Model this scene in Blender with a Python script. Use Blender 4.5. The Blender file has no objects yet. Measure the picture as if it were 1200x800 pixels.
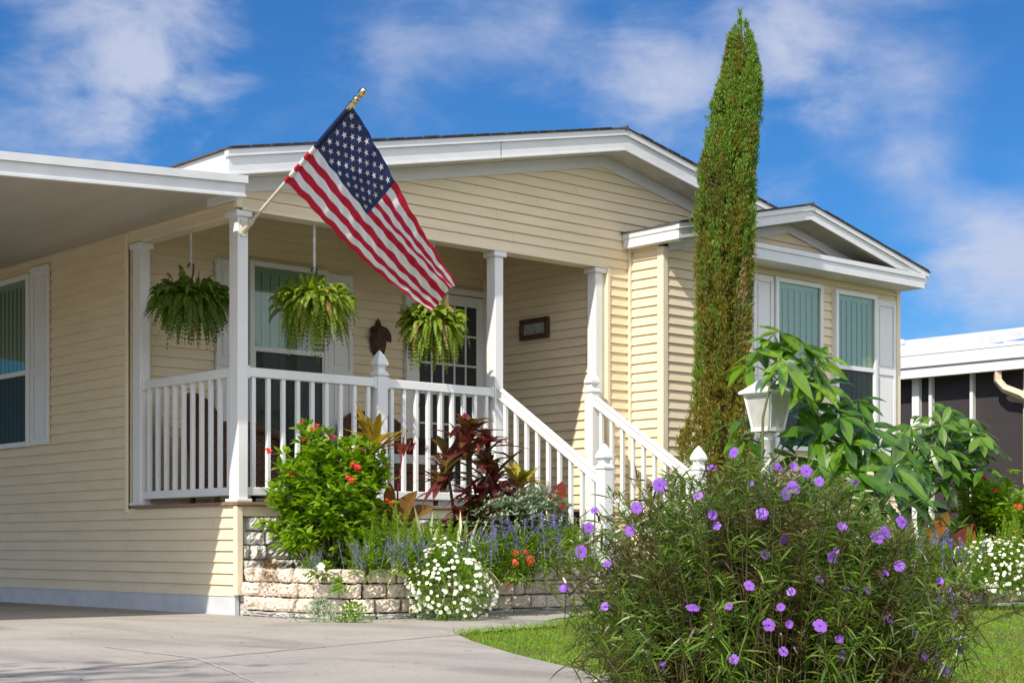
import bpy, math, random
import numpy as np
from mathutils import Vector, Matrix
random.seed(7); rng = np.random.default_rng(11)
scene = bpy.context.scene
COL = scene.collection
R = math.radians

# ------------------------------------------------------------------ camera
YAW = 0.729; FPX = 1917.5; CAM = np.array([-6.607, -10.468, 0.522]); YH = 640.4
cd = bpy.data.cameras.new("camera"); cam = bpy.data.objects.new("camera", cd); COL.objects.link(cam)
cam.location = CAM; cam.rotation_euler = (R(90), 0, -YAW)
cd.sensor_width = 36; cd.lens = FPX / 1200 * 36; cd.shift_y = (YH - 400) / 1200
cd.clip_start = .1; cd.clip_end = 2000
scene.camera = cam
def at(px, py, dist):
    """world point seen at a photo pixel at a given depth"""
    u = (px - 600) / FPX; v = (YH - py) / FPX; s, c = math.sin(YAW), math.cos(YAW)
    return CAM + dist * np.array([s + u * c, c - u * s, v])

# ------------------------------------------------------------------ light, sky
SUN = Vector((-1.0, -0.33, 1.02)).normalized()
EL = math.asin(SUN.z); AZ = math.atan2(SUN.x, SUN.y)
ld = bpy.data.lights.new("sun", 'SUN'); ld.energy = 3.9; ld.angle = R(.55); ld.color = (1, .93, .82)
sun = bpy.data.objects.new("sun", ld); COL.objects.link(sun)
sun.rotation_euler = SUN.to_track_quat('Z', 'Y').to_euler(); sun.location = (-20, -6, 20)

world = bpy.data.worlds.new("World"); scene.world = world; world.use_nodes = True
wt = world.node_tree; wt.nodes.clear()
def N(nt, t, **kw):
    n = nt.nodes.new(t)
    for k, v in kw.items():
        if k.startswith('i_'):
            n.inputs[int(k[2:])].default_value = v
        else: setattr(n, k, v)
    return n
def mathn(nt, op, a, b=None, clamp=False):
    n = nt.nodes.new('ShaderNodeMath'); n.operation = op; n.use_clamp = clamp
    for i, x in enumerate((a, b)):
        if x is None: continue
        if hasattr(x, 'is_output'): nt.links.new(x, n.inputs[i])
        else: n.inputs[i].default_value = x
    return n.outputs[0]
sky = N(wt, 'ShaderNodeTexSky'); sky.sky_type = 'NISHITA'; sky.sun_disc = False
sky.sun_elevation = EL; sky.sun_rotation = AZ % (2 * math.pi); sky.air_density = 1.0; sky.dust_density = .15; sky.ozone_density = 2.5
hs = N(wt, 'ShaderNodeMix'); hs.data_type = 'RGBA'; hs.blend_type = 'MULTIPLY'; hs.inputs[0].default_value = 1; hs.inputs[7].default_value = (.31, .78, 1.27, 1)
wt.links.new(sky.outputs[0], hs.inputs[6])
tc = N(wt, 'ShaderNodeTexCoord')
SKYDIR = tc.outputs['Generated']
# clouds: thin sheets standing in fixed directions of the sky, torn by stretched noise
blobs = [(70, 45, .105, .66), (190, 50, .055, .50), (215, 130, .055, .36), (140, 175, .05, .42), (250, 165, .03, .3), (470, 25, .035, .42), (590, 40, .03, .22), (520, 140, .04, .30),
         (720, 125, .05, .52), (790, 110, .03, .35), (650, 20, .04, .22), (930, 85, .035, .62), (900, 30, .05, .42), (955, 148, .018, .45), (1010, 10, .06, .48), (1070, 178, .026, .40), (1070, 105, .02, .22),
         (905, 225, .026, .55), (1150, 310, .04, .62), (1195, 330, .045, .62), (1110, 375, .05, .50), (1195, 260, .03, .32), (760, 40, .04, .25), (850, 170, .04, .28), (300, 60, .04, .15), (420, 60, .05, .12), (700, 60, .05, .12), (1000, 90, .05, .08)]
acc = None
for (bx, by, sg, st) in blobs:
    d = at(bx, by, 1.0) - CAM; d = d / np.linalg.norm(d)
    vm = N(wt, 'ShaderNodeVectorMath'); vm.operation = 'DISTANCE'; vm.inputs[1].default_value = d
    wt.links.new(SKYDIR, vm.inputs[0])
    q = mathn(wt, 'DIVIDE', vm.outputs['Value'], sg); q = mathn(wt, 'MULTIPLY', q, q)
    e = mathn(wt, 'MULTIPLY', mathn(wt, 'POWER', 2.7183, mathn(wt, 'MULTIPLY', q, -1.0)), st)
    acc = e if acc is None else mathn(wt, 'ADD', acc, e)
# clouds elsewhere in the sky come from broad noise, kept low near the picture's own patches
mp = N(wt, 'ShaderNodeMapping'); mp.inputs['Rotation'].default_value = (.35, -.55, .729); mp.inputs['Scale'].default_value = (1.0, 1.0, 2.1); wt.links.new(SKYDIR, mp.inputs['Vector'])
nz = N(wt, 'ShaderNodeTexNoise'); nz.inputs['Scale'].default_value = 11; nz.inputs['Detail'].default_value = 10; nz.inputs['Roughness'].default_value = .60; nz.inputs['Distortion'].default_value = .3
wt.links.new(mp.outputs[0], nz.inputs['Vector'])
nzb = N(wt, 'ShaderNodeTexNoise'); nzb.inputs['Scale'].default_value = 8; nzb.inputs['Detail'].default_value = 5; nzb.inputs['Distortion'].default_value = .2
wt.links.new(SKYDIR, nzb.inputs['Vector'])
fb = mathn(wt, 'ADD', mathn(wt, 'MULTIPLY', mathn(wt, 'SUBTRACT', nz.outputs[0], .5), 2.0), mathn(wt, 'MULTIPLY', mathn(wt, 'SUBTRACT', nzb.outputs[0], .5), 2.2))
dens = mathn(wt, 'ADD', mathn(wt, 'MULTIPLY', acc, .62), mathn(wt, 'MULTIPLY', fb, mathn(wt, 'ADD', mathn(wt, 'MULTIPLY', acc, .75), .36)))
mr = N(wt, 'ShaderNodeMapRange'); mr.interpolation_type = 'SMOOTHSTEP'; mr.inputs[1].default_value = .08; mr.inputs[2].default_value = 1.2; mr.inputs[4].default_value = .84
wt.links.new(dens, mr.inputs[0])
mx = N(wt, 'ShaderNodeMix'); mx.data_type = 'RGBA'
wt.links.new(mr.outputs[0], mx.inputs[0]); wt.links.new(hs.outputs[2], mx.inputs[6]); mx.inputs[7].default_value = (6.8, 7.3, 9.0, 1)
# bright hazy cloud fills the half of the sky behind the camera, in front of the house
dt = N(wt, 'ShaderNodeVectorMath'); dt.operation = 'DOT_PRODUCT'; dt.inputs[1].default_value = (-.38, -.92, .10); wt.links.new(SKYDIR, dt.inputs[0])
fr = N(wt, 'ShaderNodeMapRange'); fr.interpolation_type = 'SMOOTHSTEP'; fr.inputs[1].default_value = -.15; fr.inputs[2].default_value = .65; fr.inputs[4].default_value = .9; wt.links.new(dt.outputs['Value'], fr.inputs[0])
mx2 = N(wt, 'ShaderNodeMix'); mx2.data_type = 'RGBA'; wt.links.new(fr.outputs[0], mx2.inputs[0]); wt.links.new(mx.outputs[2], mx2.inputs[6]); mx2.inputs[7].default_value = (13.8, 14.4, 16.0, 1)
bg = N(wt, 'ShaderNodeBackground'); bg.inputs[1].default_value = .066
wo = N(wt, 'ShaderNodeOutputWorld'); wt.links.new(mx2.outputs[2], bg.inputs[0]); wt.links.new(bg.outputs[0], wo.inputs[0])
vs = scene.view_settings; vs.view_transform = 'Standard'; vs.look = 'None'; vs.exposure = 0.45; vs.gamma = 1; vs.use_curve_mapping = False
scene.render.engine = 'CYCLES'
scene.cycles.max_bounces = 8; scene.cycles.transparent_max_bounces = 12; scene.cycles.use_denoising = True

# ------------------------------------------------------------------ materials
def L(c):  # sRGB 0-255 -> linear
    return tuple(((x / 255) / 12.92 if x / 255 <= .04045 else ((x / 255 + .055) / 1.055) ** 2.4) for x in c) + (1,)
def mat(name, c, rough=.6, c2=None, nscale=6, bump=0, bscale=60, metal=0, spec=.5, obj=True, detail=4, stretch=None, lo=.35, hi=.65):
    m = bpy.data.materials.new(name); m.use_nodes = True; nt = m.node_tree; p = nt.nodes['Principled BSDF']
    c = tuple(c) + ((1,) if len(c) == 3 else ())
    p.inputs['Base Color'].default_value = c; p.inputs['Roughness'].default_value = rough; p.inputs['Metallic'].default_value = metal
    p.inputs['Specular IOR Level'].default_value = spec
    t = N(nt, 'ShaderNodeTexCoord'); vec = t.outputs['Object']
    if stretch:
        mpn = N(nt, 'ShaderNodeMapping'); mpn.inputs['Scale'].default_value = stretch; nt.links.new(vec, mpn.inputs['Vector']); vec = mpn.outputs[0]
    if c2 is not None:
        c2 = tuple(c2) + ((1,) if len(c2) == 3 else ())
        n = N(nt, 'ShaderNodeTexNoise'); n.inputs['Scale'].default_value = nscale; n.inputs['Detail'].default_value = detail; nt.links.new(vec, n.inputs['Vector'])
        r = N(nt, 'ShaderNodeMapRange'); r.inputs[1].default_value = lo; r.inputs[2].default_value = hi; nt.links.new(n.outputs[0], r.inputs[0])
        x = N(nt, 'ShaderNodeMix'); x.data_type = 'RGBA'; x.inputs[6].default_value = c; x.inputs[7].default_value = c2
        nt.links.new(r.outputs[0], x.inputs[0]); nt.links.new(x.outputs[2], p.inputs['Base Color'])
    if bump:
        n2 = N(nt, 'ShaderNodeTexNoise'); n2.inputs['Scale'].default_value = bscale; n2.inputs['Detail'].default_value = 5; nt.links.new(vec, n2.inputs['Vector'])
        b = N(nt, 'ShaderNodeBump'); b.inputs['Strength'].default_value = bump; b.inputs['Distance'].default_value = .01
        nt.links.new(n2.outputs[0], b.inputs['Height']); nt.links.new(b.outputs[0], p.inputs['Normal'])
    return m
def fmat(name, c1, c2, tr=.3, rough=.45, c3=None, spec=.4, nscale=1.5):
    """leaf material: each leaf its own tint, light shines through"""
    m = bpy.data.materials.new(name); m.use_nodes = True; nt = m.node_tree; p = nt.nodes['Principled BSDF']
    p.inputs['Roughness'].default_value = rough; p.inputs['Specular IOR Level'].default_value = spec
    g = N(nt, 'ShaderNodeNewGeometry')
    x = N(nt, 'ShaderNodeMix'); x.data_type = 'RGBA'; x.inputs[6].default_value = tuple(c1) + (1,); x.inputs[7].default_value = tuple(c2) + (1,)
    nt.links.new(g.outputs['Random Per Island'], x.inputs[0]); out = x.outputs[2]
    if c3 is not None:
        t = N(nt, 'ShaderNodeTexCoord'); n = N(nt, 'ShaderNodeTexNoise'); n.inputs['Scale'].default_value = nscale; n.inputs['Detail'].default_value = 3
        nt.links.new(t.outputs['Object'], n.inputs['Vector'])
        r = N(nt, 'ShaderNodeMapRange'); r.inputs[1].default_value = .48; r.inputs[2].default_value = .62; nt.links.new(n.outputs[0], r.inputs[0])
        y = N(nt, 'ShaderNodeMix'); y.data_type = 'RGBA'; nt.links.new(r.outputs[0], y.inputs[0]); nt.links.new(out, y.inputs[6]); y.inputs[7].default_value = tuple(c3) + (1,); out = y.outputs[2]
    nt.links.new(out, p.inputs['Base Color'])
    t_ = N(nt, 'ShaderNodeBsdfTranslucent'); ms = N(nt, 'ShaderNodeMixShader'); ms.inputs[0].default_value = tr
    hs_ = N(nt, 'ShaderNodeHueSaturation'); hs_.inputs['Saturation'].default_value = 1.1; hs_.inputs['Value'].default_value = 1.5; nt.links.new(out, hs_.inputs['Color'])
    nt.links.new(hs_.outputs[0], t_.inputs[0]); nt.links.new(p.outputs[0], ms.inputs[1]); nt.links.new(t_.outputs[0], ms.inputs[2])
    nt.links.new(ms.outputs[0], nt.nodes['Material Output'].inputs[0])
    return m
def glass(name, tint, gloss=.12):
    m = bpy.data.materials.new(name); m.use_nodes = True; nt = m.node_tree; nt.nodes.remove(nt.nodes['Principled BSDF'])
    tr = N(nt, 'ShaderNodeBsdfTransparent'); tr.inputs[0].default_value = tuple(tint) + (1,)
    gl = N(nt, 'ShaderNodeBsdfGlossy'); gl.inputs['Roughness'].default_value = .03
    lw = N(nt, 'ShaderNodeLayerWeight'); lw.inputs[0].default_value = .35
    ms = N(nt, 'ShaderNodeMixShader'); f = mathn(nt, 'ADD', mathn(nt, 'MULTIPLY', lw.outputs['Fresnel'], .22), gloss, True)
    nt.links.new(f, ms.inputs[0]); nt.links.new(tr.outputs[0], ms.inputs[1]); nt.links.new(gl.outputs[0], ms.inputs[2])
    nt.links.new(ms.outputs[0], nt.nodes['Material Output'].inputs[0]); return m

M = {}
M['siding'] = mat('cream_siding', (.84, .715, .50), .5, (.785, .66, .455), 2.2, .12, 120, stretch=(1, 1, 6), spec=.35)
M['trimcream'] = mat('cream_trim', (.84, .73, .54), .45, (.80, .69, .50), 3, 0)
M['seam'] = mat('siding_seam', (.36, .30, .21), .7)
M['white'] = mat('white_vinyl', (.80, .80, .79), .35, (.76, .76, .75), 3, .03, 40)
M['whitepaint'] = mat('white_trim_paint', (.74, .745, .75), .5, (.66, .67, .68), 5, .08, 50, stretch=(1, 1, 3), lo=.45, hi=.8)
M['soffit'] = mat('soffit_panel', (.68, .66, .61), .6, (.56, .54, .5), 8)
M['carport'] = mat('white_aluminium', (.72, .725, .73), .4, (.64, .65, .66), 4, .03, 30)
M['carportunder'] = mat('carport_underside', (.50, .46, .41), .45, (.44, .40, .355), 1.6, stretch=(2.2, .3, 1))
M['shingle'] = mat('dark_shingles', (.05, .045, .042), .9, (.10, .09, .085), 9, .5, 30)
M['skirt'] = mat('painted_foundation', (.62, .635, .66), .6, (.55, .565, .6), 6, .2, 60)
M['deck'] = mat('deck_boards', (.20, .13, .08), .7, (.30, .20, .13), 5, .3, 30, stretch=(1, 8, 8))
M['deckdark'] = mat('deck_frame', (.07, .05, .035), .8)
M['block'] = mat('grey_split_block', (.62, .605, .57), .9, (.42, .41, .39), 9, 1.0, 34, lo=.42, hi=.8)
M['stone'] = mat('tan_split_block', (.76, .70, .62), .9, (.60, .53, .45), 5, 1.0, 30, lo=.42, hi=.8)
def island_tint(m, lo, hi):
    nt = m.node_tree; P = nt.nodes['Principled BSDF']; src = P.inputs['Base Color'].links[0].from_socket; g = N(nt, 'ShaderNodeNewGeometry')
    r = N(nt, 'ShaderNodeMix'); r.data_type = 'RGBA'; r.inputs[6].default_value = tuple(lo) + (1,); r.inputs[7].default_value = tuple(hi) + (1,); nt.links.new(g.outputs['Random Per Island'], r.inputs[0])
    x = N(nt, 'ShaderNodeMix'); x.data_type = 'RGBA'; x.blend_type = 'MULTIPLY'; x.inputs[0].default_value = 1; nt.links.new(src, x.inputs[6]); nt.links.new(r.outputs[2], x.inputs[7]); nt.links.new(x.outputs[2], P.inputs['Base Color'])
island_tint(M['stone'], (1.05, 1.0, .96), (.90, .84, .78)); island_tint(M['block'], (1.05, 1.05, 1.05), (.8, .78, .75))
M['footing'] = mat('footing_concrete', (.50, .49, .47), .9, (.38, .37, .36), 10, .6, 40)
M['soil'] = mat('garden_soil', (.075, .05, .035), 1, (.13, .09, .06), 18, .8, 40)
M['wood'] = mat('brown_wood', (.09, .045, .022), .45, (.05, .025, .012), 14, .4, 50, stretch=(3, 3, 1))
M['carved'] = mat('carved_wood', (.11, .045, .02), .6, (.035, .015, .008), 26, .9, 50)
M['plaque'] = mat('etched_glass_plate', (.42, .42, .40), .3, (.20, .20, .19), 34, 0)
M['cushion'] = mat('cushion_fabric', (.72, .71, .68), .9, (.62, .61, .58), 20, .2, 200)
M['blind'] = mat('blind_slats', (.80, .83, .79), .6, (.74, .78, .74), 4)
M['dark'] = mat('dark_interior', (.012, .014, .014), .5)
M['screen'] = mat('insect_screen', (.022, .032, .032), .65, (.03, .04, .04), 90)
M['meshscreen'] = mat('porch_screen', (.022, .018, .020), .7, (.050, .042, .043), 60, stretch=(1, 5, .25), detail=8)
M['glassgreen'] = glass('tinted_glass', (.72, .82, .75), .06)
M['glass'] = glass('clear_glass', (.8, .84, .84), .07)
M['screenrail'] = mat('dark_screen_rail', (.05, .045, .045), .6)
M['gutter'] = mat('beige_downspout', (.62, .52, .36), .45)
M['black'] = mat('black_iron', (.012, .012, .012), .4)
M['rope'] = mat('white_cord', (.75, .75, .73), .8, (.55, .55, .53), 60)
M['pole'] = mat('ivory_pole', (.72, .68, .56), .4, (.6, .56, .45), 10)
M['brass'] = mat('silver_brass', (.75, .62, .38), .22, metal=1)
M['lampwhite'] = mat('weathered_white_metal', (.76, .76, .74), .5, (.60, .58, .53), 9, .15, 40, lo=.5, hi=.75)
M['lampglass'] = mat('frosted_lamp_panel', (.55, .55, .50), .35, (.46, .46, .42), 14, .1, 60)
M['rust'] = mat('rusty_ring', (.22, .09, .04), .8, (.35, .2, .12), 30)
M['basket'] = mat('dark_fibre_basket', (.045, .03, .018), .95, (.08, .055, .03), 30, .8, 60)
M['bark'] = mat('brown_bark', (.17, .115, .075), .9, (.09, .06, .04), 16, .9, 30, stretch=(3, 3, .6))
M['stem'] = mat('green_stem', (.09, .14, .04), .6, (.12, .12, .05), 8)
M['redstem'] = mat('purple_stem', (.085, .04, .028), .6, (.10, .10, .035), 12)
M['metalroof'] = mat('white_metal_roof', (.78, .78, .77), .4, (.66, .65, .63), 3, stretch=(1, 6, 1))
M['pot'] = mat('terracotta', (.30, .12, .06), .8, (.24, .1, .05), 12)
M['handle'] = mat('brushed_metal', (.6, .55, .42), .3, metal=1)
# wicker: woven pattern
m = mat('brown_wicker', (.15, .072, .036), .55, (.07, .034, .018), 45, 0)
nt = m.node_tree; w1 = N(nt, 'ShaderNodeTexWave'); w1.inputs['Scale'].default_value = 28; w1.bands_direction = 'Z'
w2 = N(nt, 'ShaderNodeTexWave'); w2.inputs['Scale'].default_value = 18; w2.bands_direction = 'DIAGONAL'; tcn = N(nt, 'ShaderNodeTexCoord')
nt.links.new(tcn.outputs['Object'], w1.inputs[0]); nt.links.new(tcn.outputs['Object'], w2.inputs[0])
b = N(nt, 'ShaderNodeBump'); b.inputs['Strength'].default_value = .8; b.inputs['Distance'].default_value = .01
nt.links.new(mathn(nt, 'MULTIPLY', w1.outputs[1], w2.outputs[1]), b.inputs['Height']); nt.links.new(b.outputs[0], nt.nodes['Principled BSDF'].inputs['Normal'])
M['wicker'] = m
# concrete: broad stains, fine grain, hairlines of dirt
m = mat('driveway_concrete', (.43, .39, .345), .85, (.345, .315, .28), 1.3, .25, 90, detail=8, lo=.3, hi=.7); nt = m.node_tree; P = nt.nodes['Principled BSDF']
src = P.inputs['Base Color'].links[0].from_socket; tcn = N(nt, 'ShaderNodeTexCoord')
n1 = N(nt, 'ShaderNodeTexNoise'); n1.inputs['Scale'].default_value = 55; n1.inputs['Detail'].default_value = 6; nt.links.new(tcn.outputs['Object'], n1.inputs['Vector'])
n2 = N(nt, 'ShaderNodeTexNoise'); n2.inputs['Scale'].default_value = .9; n2.inputs['Detail'].default_value = 6; n2.inputs['Distortion'].default_value = 1.2
mpn = N(nt, 'ShaderNodeMapping'); mpn.inputs['Scale'].default_value = (1.6, .5, 1); mpn.inputs['Rotation'].default_value = (0, 0, .7); nt.links.new(tcn.outputs['Object'], mpn.inputs['Vector']); nt.links.new(mpn.outputs[0], n2.inputs['Vector'])
r2 = N(nt, 'ShaderNodeMapRange'); r2.inputs[1].default_value = .5; r2.inputs[2].default_value = .72; r2.inputs[3].default_value = 1; r2.inputs[4].default_value = .66; nt.links.new(n2.outputs[0], r2.inputs[0])
r1 = N(nt, 'ShaderNodeMapRange'); r1.inputs[3].default_value = .70; r1.inputs[4].default_value = 1.24; nt.links.new(n1.outputs[0], r1.inputs[0])
vm = N(nt, 'ShaderNodeVectorMath'); vm.operation = 'SCALE'; nt.links.new(src, vm.inputs[0]); nt.links.new(mathn(nt, 'MULTIPLY', r1.outputs[0], r2.outputs[0]), vm.inputs['Scale'])
nt.links.new(vm.outputs[0], P.inputs['Base Color'])
M['concrete'] = m
M['joint'] = mat('joint_dirt', (.16, .14, .12), .9, (.24, .21, .18), 20)
M['crack'] = mat('pale_crack_filler', (.54, .50, .45), .9, (.42, .385, .34), 20)
M['lawnsoil'] = mat('lawn_ground', (.07, .10, .025), 1, (.12, .10, .05), 5, .5, 40)
# flag cloth
def cloth(name, c):
    m = bpy.data.materials.new(name); m.use_nodes = True; nt = m.node_tree; p = nt.nodes['Principled BSDF']
    p.inputs['Base Color'].default_value = tuple(c) + (1,); p.inputs['Roughness'].default_value = .38; p.inputs['Specular IOR Level'].default_value = .45
    t = N(nt, 'ShaderNodeBsdfTranslucent'); t.inputs[0].default_value = tuple(min(1, x * 1.15) for x in c) + (1,)
    n = N(nt, 'ShaderNodeTexNoise'); n.inputs['Scale'].default_value = 13; n.inputs['Detail'].default_value = 4; n.inputs['Distortion'].default_value = .6
    b = N(nt, 'ShaderNodeBump'); b.inputs['Strength'].default_value = .55; b.inputs['Distance'].default_value = .02
    tcn = N(nt, 'ShaderNodeTexCoord'); nt.links.new(tcn.outputs['Object'], n.inputs['Vector']); nt.links.new(n.outputs[0], b.inputs['Height']); nt.links.new(b.outputs[0], p.inputs['Normal'])
    ms = N(nt, 'ShaderNodeMixShader'); ms.inputs[0].default_value = .38
    nt.links.new(p.outputs[0], ms.inputs[1]); nt.links.new(t.outputs[0], ms.inputs[2]); nt.links.new(ms.outputs[0], nt.nodes['Material Output'].inputs[0]); return m
M['flagred'] = cloth('flag_red', (.56, .010, .045)); M['flagwhite'] = cloth('flag_white', (.88, .87, .85)); M['flagblue'] = cloth('flag_blue', (.022, .038, .125))
# foliage
M['fern'] = fmat('fern_leaf', (.06, .135, .016), (.17, .27, .03), .4)
M['fernbrown'] = fmat('fern_leaf_dry', (.20, .13, .04), (.30, .22, .06), .3)
M['fernsunlit'] = fmat('fern_leaf_sunlit', (.13, .22, .02), (.34, .42, .04), .45)  # sunlight put into the leaf colour, for the two ferns in the sun
M['cyp'] = fmat('cypress_spray', (.10, .19, .020), (.25, .37, .05), .35, .6, (.13, .14, .022), nscale=2.3)
M['cypdead'] = fmat('cypress_dry_spray', (.30, .17, .08), (.46, .32, .18), .25, .7)
M['jat'] = fmat('shrub_leaf', (.10, .23, .012), (.30, .44, .03), .45, .32)
M['red'] = fmat('red_petal', (.55, .012, .02), (.72, .03, .03), .25)
M['orange'] = fmat('orange_petal', (.55, .07, .01), (.6, .03, .01), .25)
M['white_petal'] = fmat('white_petal', (.80, .80, .74), (.86, .85, .80), .2)
M['yellowc'] = mat('daisy_centre', (.65, .5, .05), .8)
M['violet'] = fmat('violet_petal', (.25, .085, .53), (.37, .15, .68), .3)
M['violetc'] = mat('violet_throat', (.13, .03, .33), .7)
M['salvia'] = fmat('salvia_floret', (.20, .20, .46), (.40, .37, .64), .25)
M['ruel'] = fmat('narrow_leaf', (.040, .098, .011), (.18, .285, .034), .36, .30, (.10, .07, .024), nscale=6)
M['pach'] = fmat('palmate_leaf', (.10, .22, .014), (.26, .42, .03), .38, .22, (.05, .13, .015), spec=.7, nscale=9)
M['pachmid'] = fmat('palmate_leaf_mid', (.050, .14, .010), (.15, .29, .024), .35, .2, (.035, .095, .012), spec=.8, nscale=9)
M['pachdark'] = fmat('palmate_leaf_dark', (.055, .145, .012), (.15, .28, .028), .34, .26, (.035, .09, .012), spec=.6, nscale=9)
M['burg'] = fmat('burgundy_leaf', (.10, .014, .022), (.20, .055, .045), .35, .3, (.12, .085, .02), nscale=4)
M['magenta'] = fmat('magenta_young_leaf', (.38, .02, .09), (.25, .015, .05), .35, .35)
M['bronze'] = fmat('bronze_leaf', (.16, .10, .025), (.27, .13, .045), .35, .4)
M['bronzey'] = fmat('bronze_yellow_leaf', (.28, .21, .03), (.45, .30, .05), .35, .4)
M['yel'] = fmat('yellow_green_leaf', (.30, .27, .03), (.44, .36, .05), .35, .35)
M['silver'] = fmat('silver_leaf', (.22, .30, .18), (.38, .45, .30), .2, .7)
M['canred'] = fmat('red_canna_leaf', (.20, .022, .028), (.30, .07, .04), .35, .3, (.12, .06, .03), nscale=14)
M['canorange'] = fmat('orange_canna_leaf', (.42, .15, .04), (.34, .07, .04), .4, .3, (.20, .12, .03), nscale=11)
M['stripe'] = fmat('striped_blade', (.22, .34, .07), (.60, .64, .36), .3, .45)
M['fox'] = fmat('foxtail_needle', (.14, .26, .018), (.30, .42, .04), .4, .5)
M['green'] = fmat('herb_leaf', (.09, .20, .016), (.25, .38, .035), .4, .45)
M['grass'] = fmat('grass_blade', (.11, .26, .012), (.30, .46, .035), .45, .5, (.24, .30, .04), nscale=3)
M['litter'] = fmat('dry_litter', (.16, .09, .04), (.30, .17, .08), .1, .8)
M['drygrass'] = fmat('dry_stalk', (.32, .24, .13), (.42, .32, .18), .2, .8)

# ------------------------------------------------------------------ mesh helpers
WL = {}
class MB:
    def __init__(s): s.V = []; s.Q = []; s.T = []; s.qm = []; s.tm = []; s.n = 0
    def add(s, V, F, mi=0):
        V = np.asarray(V, float).reshape(-1, 3); F = np.asarray(F, int)
        if len(F) == 0: return
        s.V.append(V)
        if F.shape[1] == 4: s.Q.append(F + s.n); s.qm.append(np.full(len(F), mi))
        else: s.T.append(F + s.n); s.tm.append(np.full(len(F), mi))
        s.n += len(V)
    def box(s, x0, x1, y0, y1, z0, z1, mi=0):
        V = [(x, y, z) for x in (x0, x1) for y in (y0, y1) for z in (z0, z1)]
        s.add(V, [(0, 1, 3, 2), (4, 6, 7, 5), (0, 4, 5, 1), (2, 3, 7, 6), (0, 2, 6, 4), (1, 5, 7, 3)], mi); return s
    def prism(s, A, B, mi=0):
        """two matching outlines A, B (lists of points) joined"""
        A = [tuple(p) for p in A]; B = [tuple(p) for p in B]; n = len(A)
        s.add(A + B, [(i, (i + 1) % n, n + (i + 1) % n, n + i) for i in range(n)], mi)
        for off, P in ((0, A), (n, B)):
            if n == 4: s.add(P, [(0, 1, 2, 3)], mi)
            else:
                c = np.mean(np.array(P), 0); s.add(P + [c], [(i, (i + 1) % n, n) for i in range(n)], mi)
        return s
    def tube(s, P, r, k=8, mi=0, cap=True):
        P = np.asarray(P, float); n = len(P); r = np.broadcast_to(np.asarray(r, float), (n,))
        T = np.gradient(P, axis=0); T /= np.linalg.norm(T, axis=1)[:, None] + 1e-12
        ref = np.array([0, 0, 1.]) if abs(T[:, 2]).mean() < .8 else np.array([1., 0, 0])
        U = np.cross(T, ref); U /= np.linalg.norm(U, axis=1)[:, None] + 1e-12; W = np.cross(T, U)
        a = np.arange(k) * 2 * np.pi / k
        V = P[:, None] + r[:, None, None] * (np.cos(a)[None, :, None] * U[:, None] + np.sin(a)[None, :, None] * W[:, None])
        F = [(i * k + j, i * k + (j + 1) % k, (i + 1) * k + (j + 1) % k, (i + 1) * k + j) for i in range(n - 1) for j in range(k)]
        s.add(V.reshape(-1, 3), F, mi)
        if cap:
            for i in (0, n - 1): s.add(np.vstack([V[i], P[i]]), [(j, (j + 1) % k, k) for j in range(k)], mi)
        return s
    def lathe(s, c, prof, k=16, mi=0, sq=False):
        """prof: (radius, z); sq gives a square section"""
        c = np.asarray(c, float)
        if sq: a = np.pi / 4 + np.arange(4) * np.pi / 2; k = 4; f = math.sqrt(2)
        else: a = np.arange(k) * 2 * np.pi / k; f = 1
        V = [(c[0] + r * f * math.cos(t), c[1] + r * f * math.sin(t), c[2] + z) for r, z in prof for t in a]; n = len(prof)
        s.add(V, [(i * k + j, i * k + (j + 1) % k, (i + 1) * k + (j + 1) % k, (i + 1) * k + j) for i in range(n - 1) for j in range(k)], mi)
        return s
    def build(s, name, mats, parent=None, smooth=False, loc=None, bevel=0):
        if not isinstance(mats, (list, tuple)): mats = [mats]
        me = bpy.data.meshes.new(name)
        V = np.vstack(s.V)
        o = bpy.data.objects.new(name, me)
        off = np.array(WL.get(parent.name, (0, 0, 0))) if parent else np.zeros(3)
        mine = np.array(loc, float) if loc is not None else off
        V = V - mine
        nq = sum(map(len, s.Q)); ntri = sum(map(len, s.T))
        li = np.concatenate(([np.vstack(s.Q).ravel()] if nq else []) + ([np.vstack(s.T).ravel()] if ntri else []))
        me.vertices.add(len(V)); me.vertices.foreach_set('co', V.ravel().astype(np.float32))
        me.loops.add(len(li)); me.loops.foreach_set('vertex_index', li.astype(np.int32))
        me.polygons.add(nq + ntri)
        st = np.concatenate([np.arange(nq) * 4, nq * 4 + np.arange(ntri) * 3])
        me.polygons.foreach_set('loop_start', st.astype(np.int32))
        mi = np.concatenate(s.qm + s.tm); me.polygons.foreach_set('material_index', mi.astype(np.int32))
        me.polygons.foreach_set('use_smooth', np.full(nq + ntri, bool(smooth)))
        for m in mats: me.materials.append(m)
        me.update(calc_edges=True); me.validate()
        COL.objects.link(o)
        if parent: o.parent = parent
        o.location = mine - off
        WL[o.name] = tuple(mine)
        if bevel:
            bv = o.modifiers.new('bevel', 'BEVEL'); bv.width = bevel; bv.segments = 2; bv.limit_method = 'ANGLE'
        return o
def fixn(o):
    import bmesh
    b = bmesh.new(); b.from_mesh(o.data); bmesh.ops.recalc_face_normals(b, faces=b.faces); b.to_mesh(o.data); b.free(); return o
def tag(o, label=None, cat=None, group=None, kind=None):
    if label: o['label'] = label
    if cat: o['category'] = cat
    if group: o['group'] = group
    if kind: o['kind'] = kind
    return o
def thing(name, label, cat, loc=(0, 0, 0), group=None):
    o = bpy.data.objects.new(name, None); COL.objects.link(o); o.location = loc; o.empty_display_size = .1
    WL[o.name] = tuple(loc); return tag(o, label, cat, group)
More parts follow.
